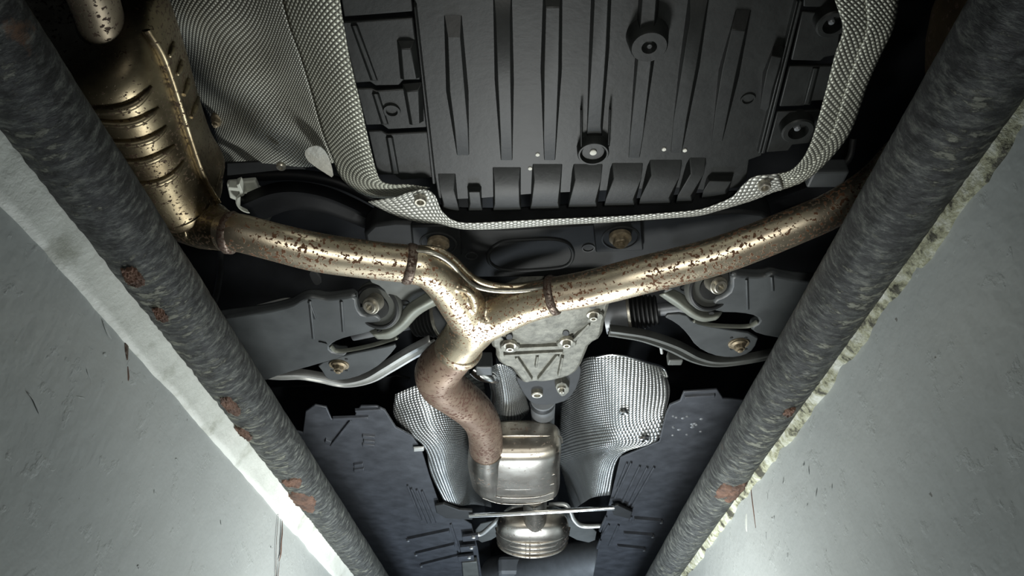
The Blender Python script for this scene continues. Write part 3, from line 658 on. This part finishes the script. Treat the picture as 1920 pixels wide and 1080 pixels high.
DR = dict(o=(1450, 580), o2=(1300, 570),
    lab_arm='black plastic covered control arm on the side without the ribbed muffler', lab_br='pressed grey bracket and bush bolt under the long branch of forked pipe',
    cover=[(1370, 516), (1400, 519), (1430, 520), (1448, 515), (1466, 520), (1500, 526), (1580, 530), (1660, 560), (1640, 660), (1540, 645), (1470, 637), (1420, 628), (1404, 616), (1424, 605), (1418, 594), (1390, 588), (1345, 587), (1332, 576), (1340, 562), (1356, 557), (1370, 545)],
    ridges=[((1447, 520), (1449, 545)), ((1400, 525), (1402, 580))],
    flange=[(1372, 514, .742, 4), (1430, 518, .742, 4), (1448, 513, .74, 4), (1470, 519, .742, 4), (1520, 526, .742, 4), (1580, 528, .742, 4)],
    lip=[(1300, 602, .748, 3.5), (1330, 610, .746, 3.5), (1375, 613, .745, 3.5), (1405, 612, .745, 3.5), (1421, 604, .745, 3)],
    plate=[(1240, 592), (1285, 588), (1300, 606), (1340, 615), (1424, 628), (1414, 655), (1395, 667), (1368, 671), (1335, 666), (1305, 650), (1288, 625), (1268, 606)], bolt=(1385, 644),
    web=[(1235, 548), (1290, 525), (1330, 518), (1316, 545), (1322, 570), (1338, 588), (1320, 596), (1300, 580), (1270, 560)],
    pale=[[(1262, 543, .762), (1246, 549, .748), (1236, 552, .752)], [(1280, 552, .760), (1266, 561, .744), (1256, 566, .75)], [(1300, 567, .758), (1286, 576, .740), (1277, 580, .746)], [(1318, 580, .756), (1306, 590, .738), (1296, 594, .744)], [(1335, 586, .752), (1326, 596, .736), (1318, 602, .742)], [(1354, 585, .750), (1349, 593, .738), (1342, 599, .742)]],
    h1=(1284, 540), h2=(1334, 587), bush=(1334, 538), bb=(1346, 534), ax=(.25, -.55, -.8), slot=[(1350, 545), (1356, 538), (1368, 537), (1371, 546), (1366, 555), (1350, 554)])
suspension('l', DL); suspension('r', DR)
prof2 = [(-1, .010), (-.75, -.002), (-.45, -.003), (-.2, .006), (.15, .006), (.4, -.004), (.8, -.004), (1, .010)]
tl = ribbon('pressed_link', [(430, 694, .79, 13), (510, 705, .785, 13), (560, 705, .782, 13), (600, 711, .78, 13), (645, 720, .778, 12), (690, 712, .778, 13), (730, 690, .78, 14), (770, 666, .785, 15), (815, 642, .79, 15)], prof2, 'pale_tube', None, 8)
tag(tl, 'pale double ridged pressed link curving behind the rusted dog-leg pipe', 'suspension link', 'curved pressed links')
tr = ribbon('pressed_link', [(1142, 623, .79, 13), (1165, 626, .787, 13), (1210, 634, .785, 14), (1262, 652, .782, 15), (1305, 673, .78, 14), (1345, 681, .778, 13), (1400, 676, .78, 12), (1460, 664, .785, 12), (1530, 650, .79, 12)], prof2, 'plate_grey', None, 8)
tag(tr, 'grey double ridged pressed link between differential and uncovered bolt plate', 'suspension link', 'curved pressed links')
# half shafts with bellows
def shaft(label, pts, rings, nm='half_shaft'):
    o = thing(nm, U(pts[0][0], pts[0][1], pts[0][2]), label, 'drive shaft', 'half shafts')
    A = U(*pts[0]); B = U(*pts[1]); ax = B - A; L = ax.length
    rr = []; 
    rev('joint_cup', A, ax, [(.040, -.02), (.042, 0), (.042, L * .28), (.040, L * .30)], 'shaft_grey', o, 36)
    n = 7
    for k in range(n):
        d = L * (.30 + .09 * k); r = .044 - .002 * k
        rr += [(r * .86, d), (r, d + L * .03), (r, d + L * .055), (r * .86, d + L * .085)]
    rev('bellows_boot', A, ax, rr, 'rubber', o, 36, 20)
    rev('clamp_band', A, ax, [(.045, L * .28), (.046, L * .29), (.046, L * .34), (.045, L * .35)], 'bolt_zinc', o, 36)
    rev('bar', A, ax, [(.014, L * .9), (.014, L * 2.4)], 'shaft_grey', o, 20)
    return o
shaft('ribbed rubber boot of the half shaft behind the forked exhaust joint', [(850, 590, .845), (770, 606, .845)], 6)
shaft('half shaft with banded cup and ribbed rubber boot beside the bare side of differential', [(1152, 590, .845), (1240, 580, .845)], 6)

# ================================================================== differential
HD = .765
df = thing('differential', U(1030, 650, HD), 'grey cast aluminium differential housing below the forked exhaust', 'differential')
plate('housing', [(1148, 556), (1143, 575), (1134, 604), (1129, 634), (1106, 646), (1100, 662), (1088, 690), (1074, 704), (1050, 712), (1020, 718), (1000, 716), (984, 722), (968, 704), (958, 690), (946, 688), (930, 676), (930, 656), (918, 650), (922, 575)], HD, .07, 'cast_aluminium', df, 1, .008)
cvp = chaikin(poly([(925, 560), (930, 620), (948, 632), (966, 642), (1000, 646), (1042, 642), (1060, 630), (1090, 618), (1112, 600), (1135, 575), (1145, 540)], HD - .004), 2)
n_ = len(cvp); cen = sum(cvp, Vector()) / n_; V = list(cvp); Fc = []; K = 5
for k in range(1, K + 1):
    t = k / K
    for p in cvp: V.append(p.lerp(cen, t * .55) + Vector((0, 0, -.012 * math.sin(t * math.pi / 2))))
for k in range(K):
    for i in range(n_):
        j = (i + 1) % n_; Fc.append((k * n_ + i, k * n_ + j, (k + 1) * n_ + j, (k + 1) * n_ + i))
Fc.append(tuple(K * n_ + i for i in range(n_))); o_ = len(V); V += [p + Vector((0, 0, .02)) for p in cvp]
for i in range(n_): j = (i + 1) % n_; Fc.append((i, j, o_ + j, o_ + i))
dc = mk('differential_cover', V, Fc, 'cast_aluminium', df, ang=50)
for a, b_ in ((956, 646), (1062, 639), (1112, 588)):
    rev('bolt_boss', U(a, b_, HD - .001), DN, [(.0215, -.01), (.0205, .006), (.018, .009), (.01, .009)], 'cast_aluminium', df, 28)
    flange_bolt('cover_bolt', a, b_, HD - .012, 13, 'bolt_zinc', df)
def bar(name, a, b_, hw, hl, hh, mat_, parent):
    d = Vector((b_[0] - a[0], b_[1] - a[1])).normalized(); s = Vector((-d.y, d.x)) * hw
    pts = [(a[0] + s.x, a[1] + s.y), (b_[0] + s.x, b_[1] + s.y), (b_[0] - s.x, b_[1] - s.y), (a[0] - s.x, a[1] - s.y)]
    return frustum(name, pts, hl, hh, .0018, mat_, parent)
for a, b_, q in (((968, 656), (1058, 652), 3), ((968, 672), (996, 714), 2.5), ((1008, 670), (1005, 690), 1.8), ((1047, 668), (1010, 714), 2.5), ((1055, 672), (1048, 706), 2.0), ((1068, 648), (1105, 610), 2.5), ((945, 668), (1055, 662), 1.6)):
    bar('casting_rib', a, b_, q, HD - .008, HD + .002, 'cast_aluminium', df)
for pts in ([(934, 624), (942, 633), (950, 637)], [(970, 649), (1000, 651), (1030, 650), (1048, 647)], [(1072, 633), (1082, 627), (1092, 618), (1103, 606)]):
    tube('seam_gap', [(a, b_, HD - .0015, 1.6) for a, b_ in pts], 'rubber', df, 8)
for a, b_ in ((955, 633), (1061, 626), (1111, 575)):
    frustum('bolt_shadow', [(a - 7, b_ + 4), (a - 5, b_ - 6), (a + 5, b_ - 6), (a + 7, b_ + 4)], HD - .018, HD - .004, .001, 'rubber', df, 1)  # black blocks standing in for the shadow above each cover bolt
mp_ = plate('mount_plate', [(962, 704), (985, 716), (1045, 706), (1088, 682), (1092, 700), (1078, 738), (1054, 757), (1006, 761), (986, 748)], .782, .010, 'rubber', df, 1, .003)
flange_bolt('torx_bolt', 1007, 735, .780, 11, 'bolt_zinc', mp_, kind='cup')
ck = frustum('clamp_block', [(1040, 722), (1058, 716), (1070, 732), (1056, 745), (1046, 738)], .766, .784, .002, 'cast_aluminium', df, 1)
flange_bolt('clamp_bolt', 1053, 727, .765, 8, 'bolt_zinc', ck)
ps = thing('propeller_shaft', U(1018, 780, .83), 'smooth grey propeller shaft tube running forward from the differential', 'drive shaft')
tube('shaft_tube', [(1018, 745, .845, 24), (1018, 780, .885, 22), (1018, 822, .92, 20), (1016, 860, .94, 18), (1012, 930, .95, 15)], 'shaft_grey', ps, 28)
rev('coupling', U(1017, 752, .850), (0, 1, .1), [(.030, -.02), (.034, -.012), (.034, .012), (.030, .02)], 'rubber', ps, 28)
sn = thing('sensor_plug', U(908, 685, .80), 'dark square sensor plug with foil sleeve beside the differential', 'sensor')
box('plug', U(908, 682, .80) - Vector((.018, .02, .02)), U(908, 682, .80) + Vector((.018, .02, .02)), 'arm_plastic', sn, .003)
tube('foil_sleeve', [(885, 692, .83, 10), (900, 700, .825, 14), (918, 706, .825, 12), (930, 712, .835, 8)], 'bright_metal', sn, 14)
wtube('cable', [U(905, 668, .81), U(925, 730, .84), U(922, 760, .86)], .007, 'rubber', sn)

# ================================================================== tunnel heat shields
ts = thing('tunnel_heat_shield', U(1170, 760, .76), 'bright embossed foil tunnel shield with winged flaps around the centre silencer', 'heat shield')
rowsR = [[(1062, 690, .97), (1084, 684, .94), (1096, 672, .90), (1120, 668, .868), (1180, 670, .862), (1244, 690, .862)],
         [(1052, 760, .96), (1076, 748, .92), (1094, 738, .87), (1132, 730, .835), (1190, 726, .826), (1256, 730, .826)],
         [(1048, 820, .95), (1074, 808, .90), (1102, 802, .84), (1143, 796, .795), (1190, 790, .788), (1247, 775, .792)],
         [(1046, 860, .96), (1080, 850, .88), (1112, 842, .80), (1146, 836, .766), (1185, 831, .760), (1232, 826, .760)],
         [(1058, 900, .96), (1082, 884, .88), (1098, 874, .81), (1118, 868, .766), (1140, 862, .757), (1162, 856, .757)],
         [(1072, 960, .95), (1086, 948, .88), (1098, 940, .81), (1108, 934, .768), (1124, 930, .758), (1144, 928, .757)]]
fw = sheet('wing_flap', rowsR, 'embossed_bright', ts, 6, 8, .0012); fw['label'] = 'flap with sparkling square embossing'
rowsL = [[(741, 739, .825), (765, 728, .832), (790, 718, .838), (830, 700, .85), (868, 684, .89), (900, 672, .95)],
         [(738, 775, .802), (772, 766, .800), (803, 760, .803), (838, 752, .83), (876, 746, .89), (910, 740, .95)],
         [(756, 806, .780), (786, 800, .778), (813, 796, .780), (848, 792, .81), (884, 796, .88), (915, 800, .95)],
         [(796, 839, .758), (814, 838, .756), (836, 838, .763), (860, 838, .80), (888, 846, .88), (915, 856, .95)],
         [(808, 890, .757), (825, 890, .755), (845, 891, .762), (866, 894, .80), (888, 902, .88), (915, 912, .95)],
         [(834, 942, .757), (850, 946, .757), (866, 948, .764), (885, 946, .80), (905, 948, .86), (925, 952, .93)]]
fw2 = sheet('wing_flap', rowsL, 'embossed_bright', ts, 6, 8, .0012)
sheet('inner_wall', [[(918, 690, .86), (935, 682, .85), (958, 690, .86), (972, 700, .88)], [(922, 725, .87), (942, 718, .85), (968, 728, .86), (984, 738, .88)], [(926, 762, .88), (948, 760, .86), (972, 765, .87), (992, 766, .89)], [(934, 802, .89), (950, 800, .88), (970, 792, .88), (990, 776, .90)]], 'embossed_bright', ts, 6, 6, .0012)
tube('rolled_edge', [(1118, 669, .868, 2.5), (1142, 665, .865, 2.5), (1180, 669, .861, 2.5), (1215, 680, .861, 2.5), (1243, 689, .861, 2.5), (1252, 706, .848, 2)], 'bright_metal', fw, 10)
for a, b_, q in ((1170, 774, .797), (1208, 824, .758)):
    rev('fastener', U(a, b_, q), DN, [(.013, -.003), (.012, .002), (.008, .004), (.004, .002)], 'bright_metal', ts, 20)
bar('clip', (776, 844), (794, 843), 3, .752, .757, 'pale_tube', ts)

# ================================================================== underfloor panels
HP = .762
fl_ = thing('underfloor_panel', U(700, 880, HP), 'dark plastic underfloor panel beside rusted dog-leg pipe with notched edge', 'plastic panel', 'plastic underfloor panels')
plate('panel', [(480, 790), (568, 812), (573, 772), (590, 760), (612, 764), (622, 787), (664, 786), (668, 772), (676, 762), (706, 762), (722, 770), (742, 802), (772, 818), (790, 842), (806, 895), (824, 946), (850, 962), (884, 984), (896, 1030), (905, 1095), (560, 1095)], HP, .006, 'floor_plastic', fl_, 0, .002)
for a, b_, q in (((771, 918), (800, 984), 1.4), ((781, 920), (807, 983), 1.4), ((791, 922), (816, 983), 1.4), ((764, 912), (790, 978), 1.2), ((845, 984), (866, 1050), 1.6), ((658, 790), (620, 838), 1.8), ((624, 787), (690, 785), 2), ((666, 772), (712, 770), 1.6)):
    bar('ridge', a, b_, q, HP - .006, HP + .001, 'floor_plastic', fl_)
for a, b_ in (((765, 1014), (842, 998)), ((780, 1041), (852, 1024)), ((790, 1062), (858, 1045))):
    r_ = bar('cross_ridge', a, b_, 2.2, HP - .010, HP + .001, 'floor_plastic', fl_)
    rev('ridge_end', U(a[0], a[1], HP - .008), DN, [(.006, -.008), (.006, .002), (.003, .004)], 'shaft_grey', r_, 12)
for a, b_, q in (((680, 820), (702, 822), 2.5), ((682, 829), (702, 831), 2.5), ((680, 836), (702, 838), 2.5), ((664, 875), (680, 873), 3), ((664, 884), (682, 882), 3), ((610, 828), (620, 832), 3)):
    bar('louvre', a, b_, q, HP - .006, HP + .001, 'floor_plastic', fl_)
fr_ = thing('underfloor_panel', U(1300, 880, HP), 'dark plastic underfloor panel with long parallel ridges beside sparkling foil flap', 'plastic panel', 'plastic underfloor panels')
plate('panel', [(1256, 760), (1275, 752), (1282, 735), (1345, 731), (1356, 748), (1400, 752), (1520, 740), (1480, 820), (1330, 1095), (1110, 1095), (1122, 1030), (1132, 985), (1146, 930), (1163, 858), (1236, 828), (1248, 778)], HP, .006, 'floor_plastic', fr_, 0, .002)
for a, b_, q in (((1176, 870), (1158, 915), 1.4), ((1184, 869), (1153, 935), 1.6), ((1200, 876), (1167, 944), 1.6), ((1214, 878), (1171, 964), 1.8), ((1227, 878), (1178, 964), 1.8), ((1137, 970), (1125, 998), 1.6), ((1142, 985), (1129, 1006), 1.6), ((1160, 986), (1142, 1026), 1.8), ((1126, 1014), (1120, 1030), 1.6), ((1184, 970), (1181, 980), 1.8), ((1285, 748), (1340, 744), 2.5)):
    bar('ridge', a, b_, q, HP - .006, HP + .001, 'floor_plastic', fr_)
for a, b_ in (((1240, 980), (1190, 976)), ((1224, 1007), (1170, 1003)), ((1208, 1032), (1158, 1027))):
    r_ = bar('cross_ridge', a, b_, 2.2, HP - .010, HP + .001, 'floor_plastic', fr_)
    rev('ridge_end', U(a[0], a[1], HP - .008), DN, [(.006, -.008), (.006, .002), (.003, .004)], 'shaft_grey', r_, 12)
for k in range(16):
    a = 1258 + random.random() * 70; b_ = 778 + random.random() * 45
    rev('stone_chip', U(a, b_, HP - .0005), DN, [(.004 + .003 * random.random(), -.001), (.003, .0012), (.001, .0015)], 'shaft_grey', fr_, 7)
# brace bar and bent tubes ahead of the silencer
bb = thing('brace_bar', U(1015, 962, .735), 'bright polished metal brace bar with black end clips across the tunnel', 'brace bar')
tube('bar', [(880, 967, .735, 4.5), (1015, 960, .735, 4.5), (1152, 952, .735, 4.5)], 'bright_metal', bb, 16)
plate('end_clip', [(815, 948), (832, 946), (862, 957), (886, 958), (886, 975), (862, 974), (835, 972), (818, 962)], .742, .010, 'rubber', bb, 0, .003)
plate('end_clip', [(1146, 950), (1160, 948), (1186, 960), (1182, 974), (1150, 966)], .742, .010, 'rubber', bb, 0, .003)
gb = thing('gearbox_crossmember', U(1000, 975, .79), 'pale bent crossmember arching over the ribbed front silencer', 'crossmember')
tube('arm', [(890, 1003, .785, 4), (904, 1000, .79, 4.5), (922, 985, .80, 4.5), (944, 965, .82, 4.5), (962, 952, .845, 4.5), (995, 946, .85, 4)], 'pale_tube', gb, 12)
tube('arm', [(1030, 946, .85, 4), (1058, 946, .845, 4.5), (1068, 956, .83, 4.5), (1076, 974, .81, 4.5), (1092, 986, .795, 4.5), (1128, 986, .79, 4)], 'pale_tube', gb, 12)
plate('web', [(890, 985), (935, 975), (955, 950), (1060, 950), (1075, 985), (1120, 990), (1115, 1020), (1070, 1010), (1050, 985), (950, 985), (930, 1010), (895, 1020)], .862, .006, 'smooth_aluminium', gb, 1, .002)
gp = thing('gearbox_sump', U(1090, 1060, .80), 'smooth dark blue grey gearbox sump ahead of the ribbed front silencer', 'gearbox')
tube('sump', [(935, 1090, .86, 46), (1000, 1074, .858, 44), (1060, 1060, .855, 40), (1120, 1048, .85, 36), (1152, 1040, .85, 28)], 'shaft_grey', gp, 30)
box('casing', U(960, 1062, .84) + Vector((-.07, .12, -.01)), U(960, 1062, .84) + Vector((.17, .9, .08)), 'shaft_grey', gp, .02)
lb = thing('gearbox_side_bracket', U(880, 1060, .76), 'pale cast bracket with studs beside the notched plastic panel', 'bracket')
plate('bracket_body', [(866, 1056), (894, 1054), (900, 1095), (870, 1098)], .735, .02, 'plate_grey', lb, 0, .003)
for a, b_ in ((882, 1010), (878, 1030), (874, 1048)):
    plate('lug', [(a - 16, b_ - 3), (a + 14, b_ - 6), (a + 15, b_ + 3), (a - 14, b_ + 6)], .738, .010, 'floor_plastic', lb, 0, .002)
    rev('stud', U(a + 6, b_ - 3, .736), DN, [(.007, -.004), (.007, .004), (.004, .006)], 'pale_tube', lb, 12)

# ================================================================== smaller dark pieces in the gaps
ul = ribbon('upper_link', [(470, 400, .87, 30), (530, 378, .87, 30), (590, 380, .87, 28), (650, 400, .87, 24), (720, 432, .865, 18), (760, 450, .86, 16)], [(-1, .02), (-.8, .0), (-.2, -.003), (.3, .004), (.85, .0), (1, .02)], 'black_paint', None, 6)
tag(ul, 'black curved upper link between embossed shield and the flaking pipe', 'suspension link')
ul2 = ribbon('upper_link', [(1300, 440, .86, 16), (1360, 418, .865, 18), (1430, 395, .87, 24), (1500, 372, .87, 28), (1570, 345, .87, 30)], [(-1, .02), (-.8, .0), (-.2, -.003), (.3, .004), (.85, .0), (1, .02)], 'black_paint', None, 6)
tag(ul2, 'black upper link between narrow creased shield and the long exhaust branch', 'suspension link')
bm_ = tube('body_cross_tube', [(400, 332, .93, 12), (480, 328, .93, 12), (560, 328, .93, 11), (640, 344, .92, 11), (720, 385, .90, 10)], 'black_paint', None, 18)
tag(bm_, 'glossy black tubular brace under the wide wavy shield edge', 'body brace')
cb = thing('cast_bracket', U(460, 365, .90), 'pale cast bracket with round cup beside the muffler outlet', 'bracket')
plate('bracket_plate', [(424, 345), (478, 340), (484, 352), (482, 385), (470, 396), (450, 380), (430, 372)], .90, .012, 'pale_plastic', cb, 0, .003)
rev('cup', U(467, 376, .89), (.1, -.4, -1), [(.022, -.03), (.022, .008), (.019, .010), (.017, .004), (.014, -.012), (.002, -.012)], 'pale_plastic', cb, 24)
for a, b_ in (((446, 346), (455, 368)), ((428, 354), (448, 356)), ((470, 396), (488, 384))):
    bar('fin', a, b_, 3, .885, .90, 'pale_plastic', cb)
tube('hook', [(486, 402, .90, 3), (500, 412, .90, 3.5), (508, 404, .90, 3)], 'plate_grey', cb, 8)
hz = tube('brake_hose', [(412, 430, .86, 6), (414, 480, .86, 6), (410, 530, .86, 6), (398, 575, .86, 6), (375, 610, .87, 6)], 'rubber', None, 12)
tag(hz, 'thin black hose hanging behind the rail below the muffler outlet', 'hose')
tb = plate('hanger_tab', [(578, 512), (592, 508), (603, 524), (602, 533), (592, 537), (584, 528)], .80, .008, 'shaft_grey', None, 1, .002)
tag(tb, 'small grey hanger tab peeking out under the flaking pipe', 'bracket')
bs = ribbon('brake_shield', [(430, 590, .80, 3), (480, 578, .80, 4), (530, 565, .80, 4), (552, 563, .80, 4), (567, 555, .80, 4)], [(-1, .004), (0, -.002), (1, .004)], 'pale_tube', None, 6)
tag(bs, 'thin pale metal edge strip above the covered control arm', 'metal strip')
cl = thing('cable_clip', U(1212, 668, .80), 'small dark cable clip hanging under the grey pressed link', 'clip')
box('clip_body', U(1265, 672, .80) - Vector((.016, .012, .012)), U(1265, 672, .80) + Vector((.016, .012, .014)), 'plate_grey', cl, .003)
tube('pin', [(1239, 648, .79, 3), (1241, 662, .79, 3)], 'pale_tube', cl, 8)
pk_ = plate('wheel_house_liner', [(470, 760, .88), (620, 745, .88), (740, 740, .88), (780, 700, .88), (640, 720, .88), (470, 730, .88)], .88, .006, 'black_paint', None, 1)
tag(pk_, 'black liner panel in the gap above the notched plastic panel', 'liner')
cn = thing('cable_connector', U(1560, 310, .86), 'dark cable connector tucked under the narrow creased shield', 'connector')
box('connector_body', U(1548, 325, .86) - Vector((.03, .02, .015)), U(1548, 325, .86) + Vector((.03, .02, .015)), 'arm_plastic', cn, .004)
tube('cable', [(1520, 345, .86, 5), (1548, 330, .86, 6), (1590, 300, .88, 6), (1600, 260, .90, 6)], 'rubber', cn, 10)

# ------------------------------------------------------------------ rail and wall wear
def rail_at(px, py, x, h, r):          # where a photo point meets the rail
    d = ray(px, py); a = d.x ** 2 + d.z ** 2; b_ = -2 * (d.x * x + d.z * h); c = x * x + h * h - r * r; D_ = b_ * b_ - 4 * a * c
    t = (-b_ - math.sqrt(max(D_, 0))) / (2 * a); p = d * t; return p.y, math.degrees(math.atan2(p.x - x, p.z - h))
y_, a_ = rail_at(566, 942, RLX, RLH, RLR); rail_patch(railL, RLX, RLH, RLR, y_, a_ - 38, a_ + 55, .13)
y_, a_ = rail_at(1372, 925, RRX, RRH, RRR); rail_patch(railR, RRX, RRH, RRR, y_, a_ - 48, a_ + 40, .10)
y_, a_ = rail_at(432, 762, RLX, RLH, RLR); rail_patch(railL, RLX, RLH, RLR, y_, a_ - 16, a_ + 16, .06, 'rust_scab')

for px_, py_, w_, l_ in ((455, 812, 20, .05), (548, 906, 26, .05), (248, 520, 16, .035), (300, 590, 10, .03)):
    y_, a_ = rail_at(px_, py_, RLX, RLH, RLR); rail_patch(railL, RLX, RLH, RLR, y_, a_ - w_, a_ + w_, l_, 'rust_scab')
y_, a_ = rail_at(1480, 772, RRX, RRH, RRR); rail_patch(railR, RRX, RRH, RRR, y_, a_ - 12, a_ + 12, .03, 'rust_scab')
wl = bpy.data.objects['wall_left']; wr = bpy.data.objects['wall_right']
def wear(parent, x, pts, r, mat_, name, flat=.18):      # a raised smear or a stained crack lying on the wall face
    s_ = 1 if x < 0 else -1
    V, Fc = tube_vf([Vector((x + s_ * .0005, y, CAMZ + h)) for y, h in pts], [r * .4] + [r] * (len(pts) - 2) + [r * .4], 8, 4); c = Vector((x, 0, 0))
    V = [Vector((x + (v.x - x) * flat, v.y, v.z)) for v in V]
    return mk(name, V, Fc, mat_, parent, ang=80)
xl, xr = WLX + .001, WRX - .001
wear(wl, xl, [(1.394, .45), (1.405, .42), (1.42, .38), (1.45, .33), (1.47, .29)], .0013, 'weld_steel', 'crack')
wear(wl, xl, [(1.43, .43), (1.442, .41), (1.446, .395), (1.455, .375), (1.452, .36)], .0035, 'rust', 'rust_streak')
wear(wl, xl, [(1.455, .36), (1.462, .33), (1.47, .29)], .002, 'rust', 'rust_streak')
wear(wl, xl, [(.735, .446), (.75, .437), (.757, .428), (.765, .418)], .004, 'weld_steel', 'chipped_spot')
wear(wl, xl, [(.77, .412), (.778, .402), (.78, .395)], .0025, 'rust', 'rust_streak')
wear(wr, xr, [(1.345, .468), (1.35, .45), (1.356, .42), (1.362, .392)], .0028, 'rust', 'rust_streak')
wear(wr, xr, [(1.40, .43), (1.41, .42), (1.417, .408), (1.415, .40)], .007, 'lip_paint', 'chipped_spot')
rnd_ = random.Random(3)
for wo, x, ya, yb, ha, hb, n_ in ((wl, xl, .62, .95, .30, .43, 16), (wl, xl, .5, 1.5, .1, .4, 10), (wr, xr, .5, 1.4, .1, .44, 22)):
    for k in range(n_):
        y = ya + (yb - ya) * rnd_.random(); h = ha + (hb - ha) * rnd_.random(); a = rnd_.uniform(-.9, .3); L_ = rnd_.uniform(.006, .03); p = []
        for q in range(4): p.append((y, h)); y += math.cos(a) * L_ / 3; h += math.sin(a) * L_ / 3; a += rnd_.uniform(-.7, .7)
        wear(wo, x, p, rnd_.uniform(.0008, .0022), 'wall_paint', 'plaster_smear')
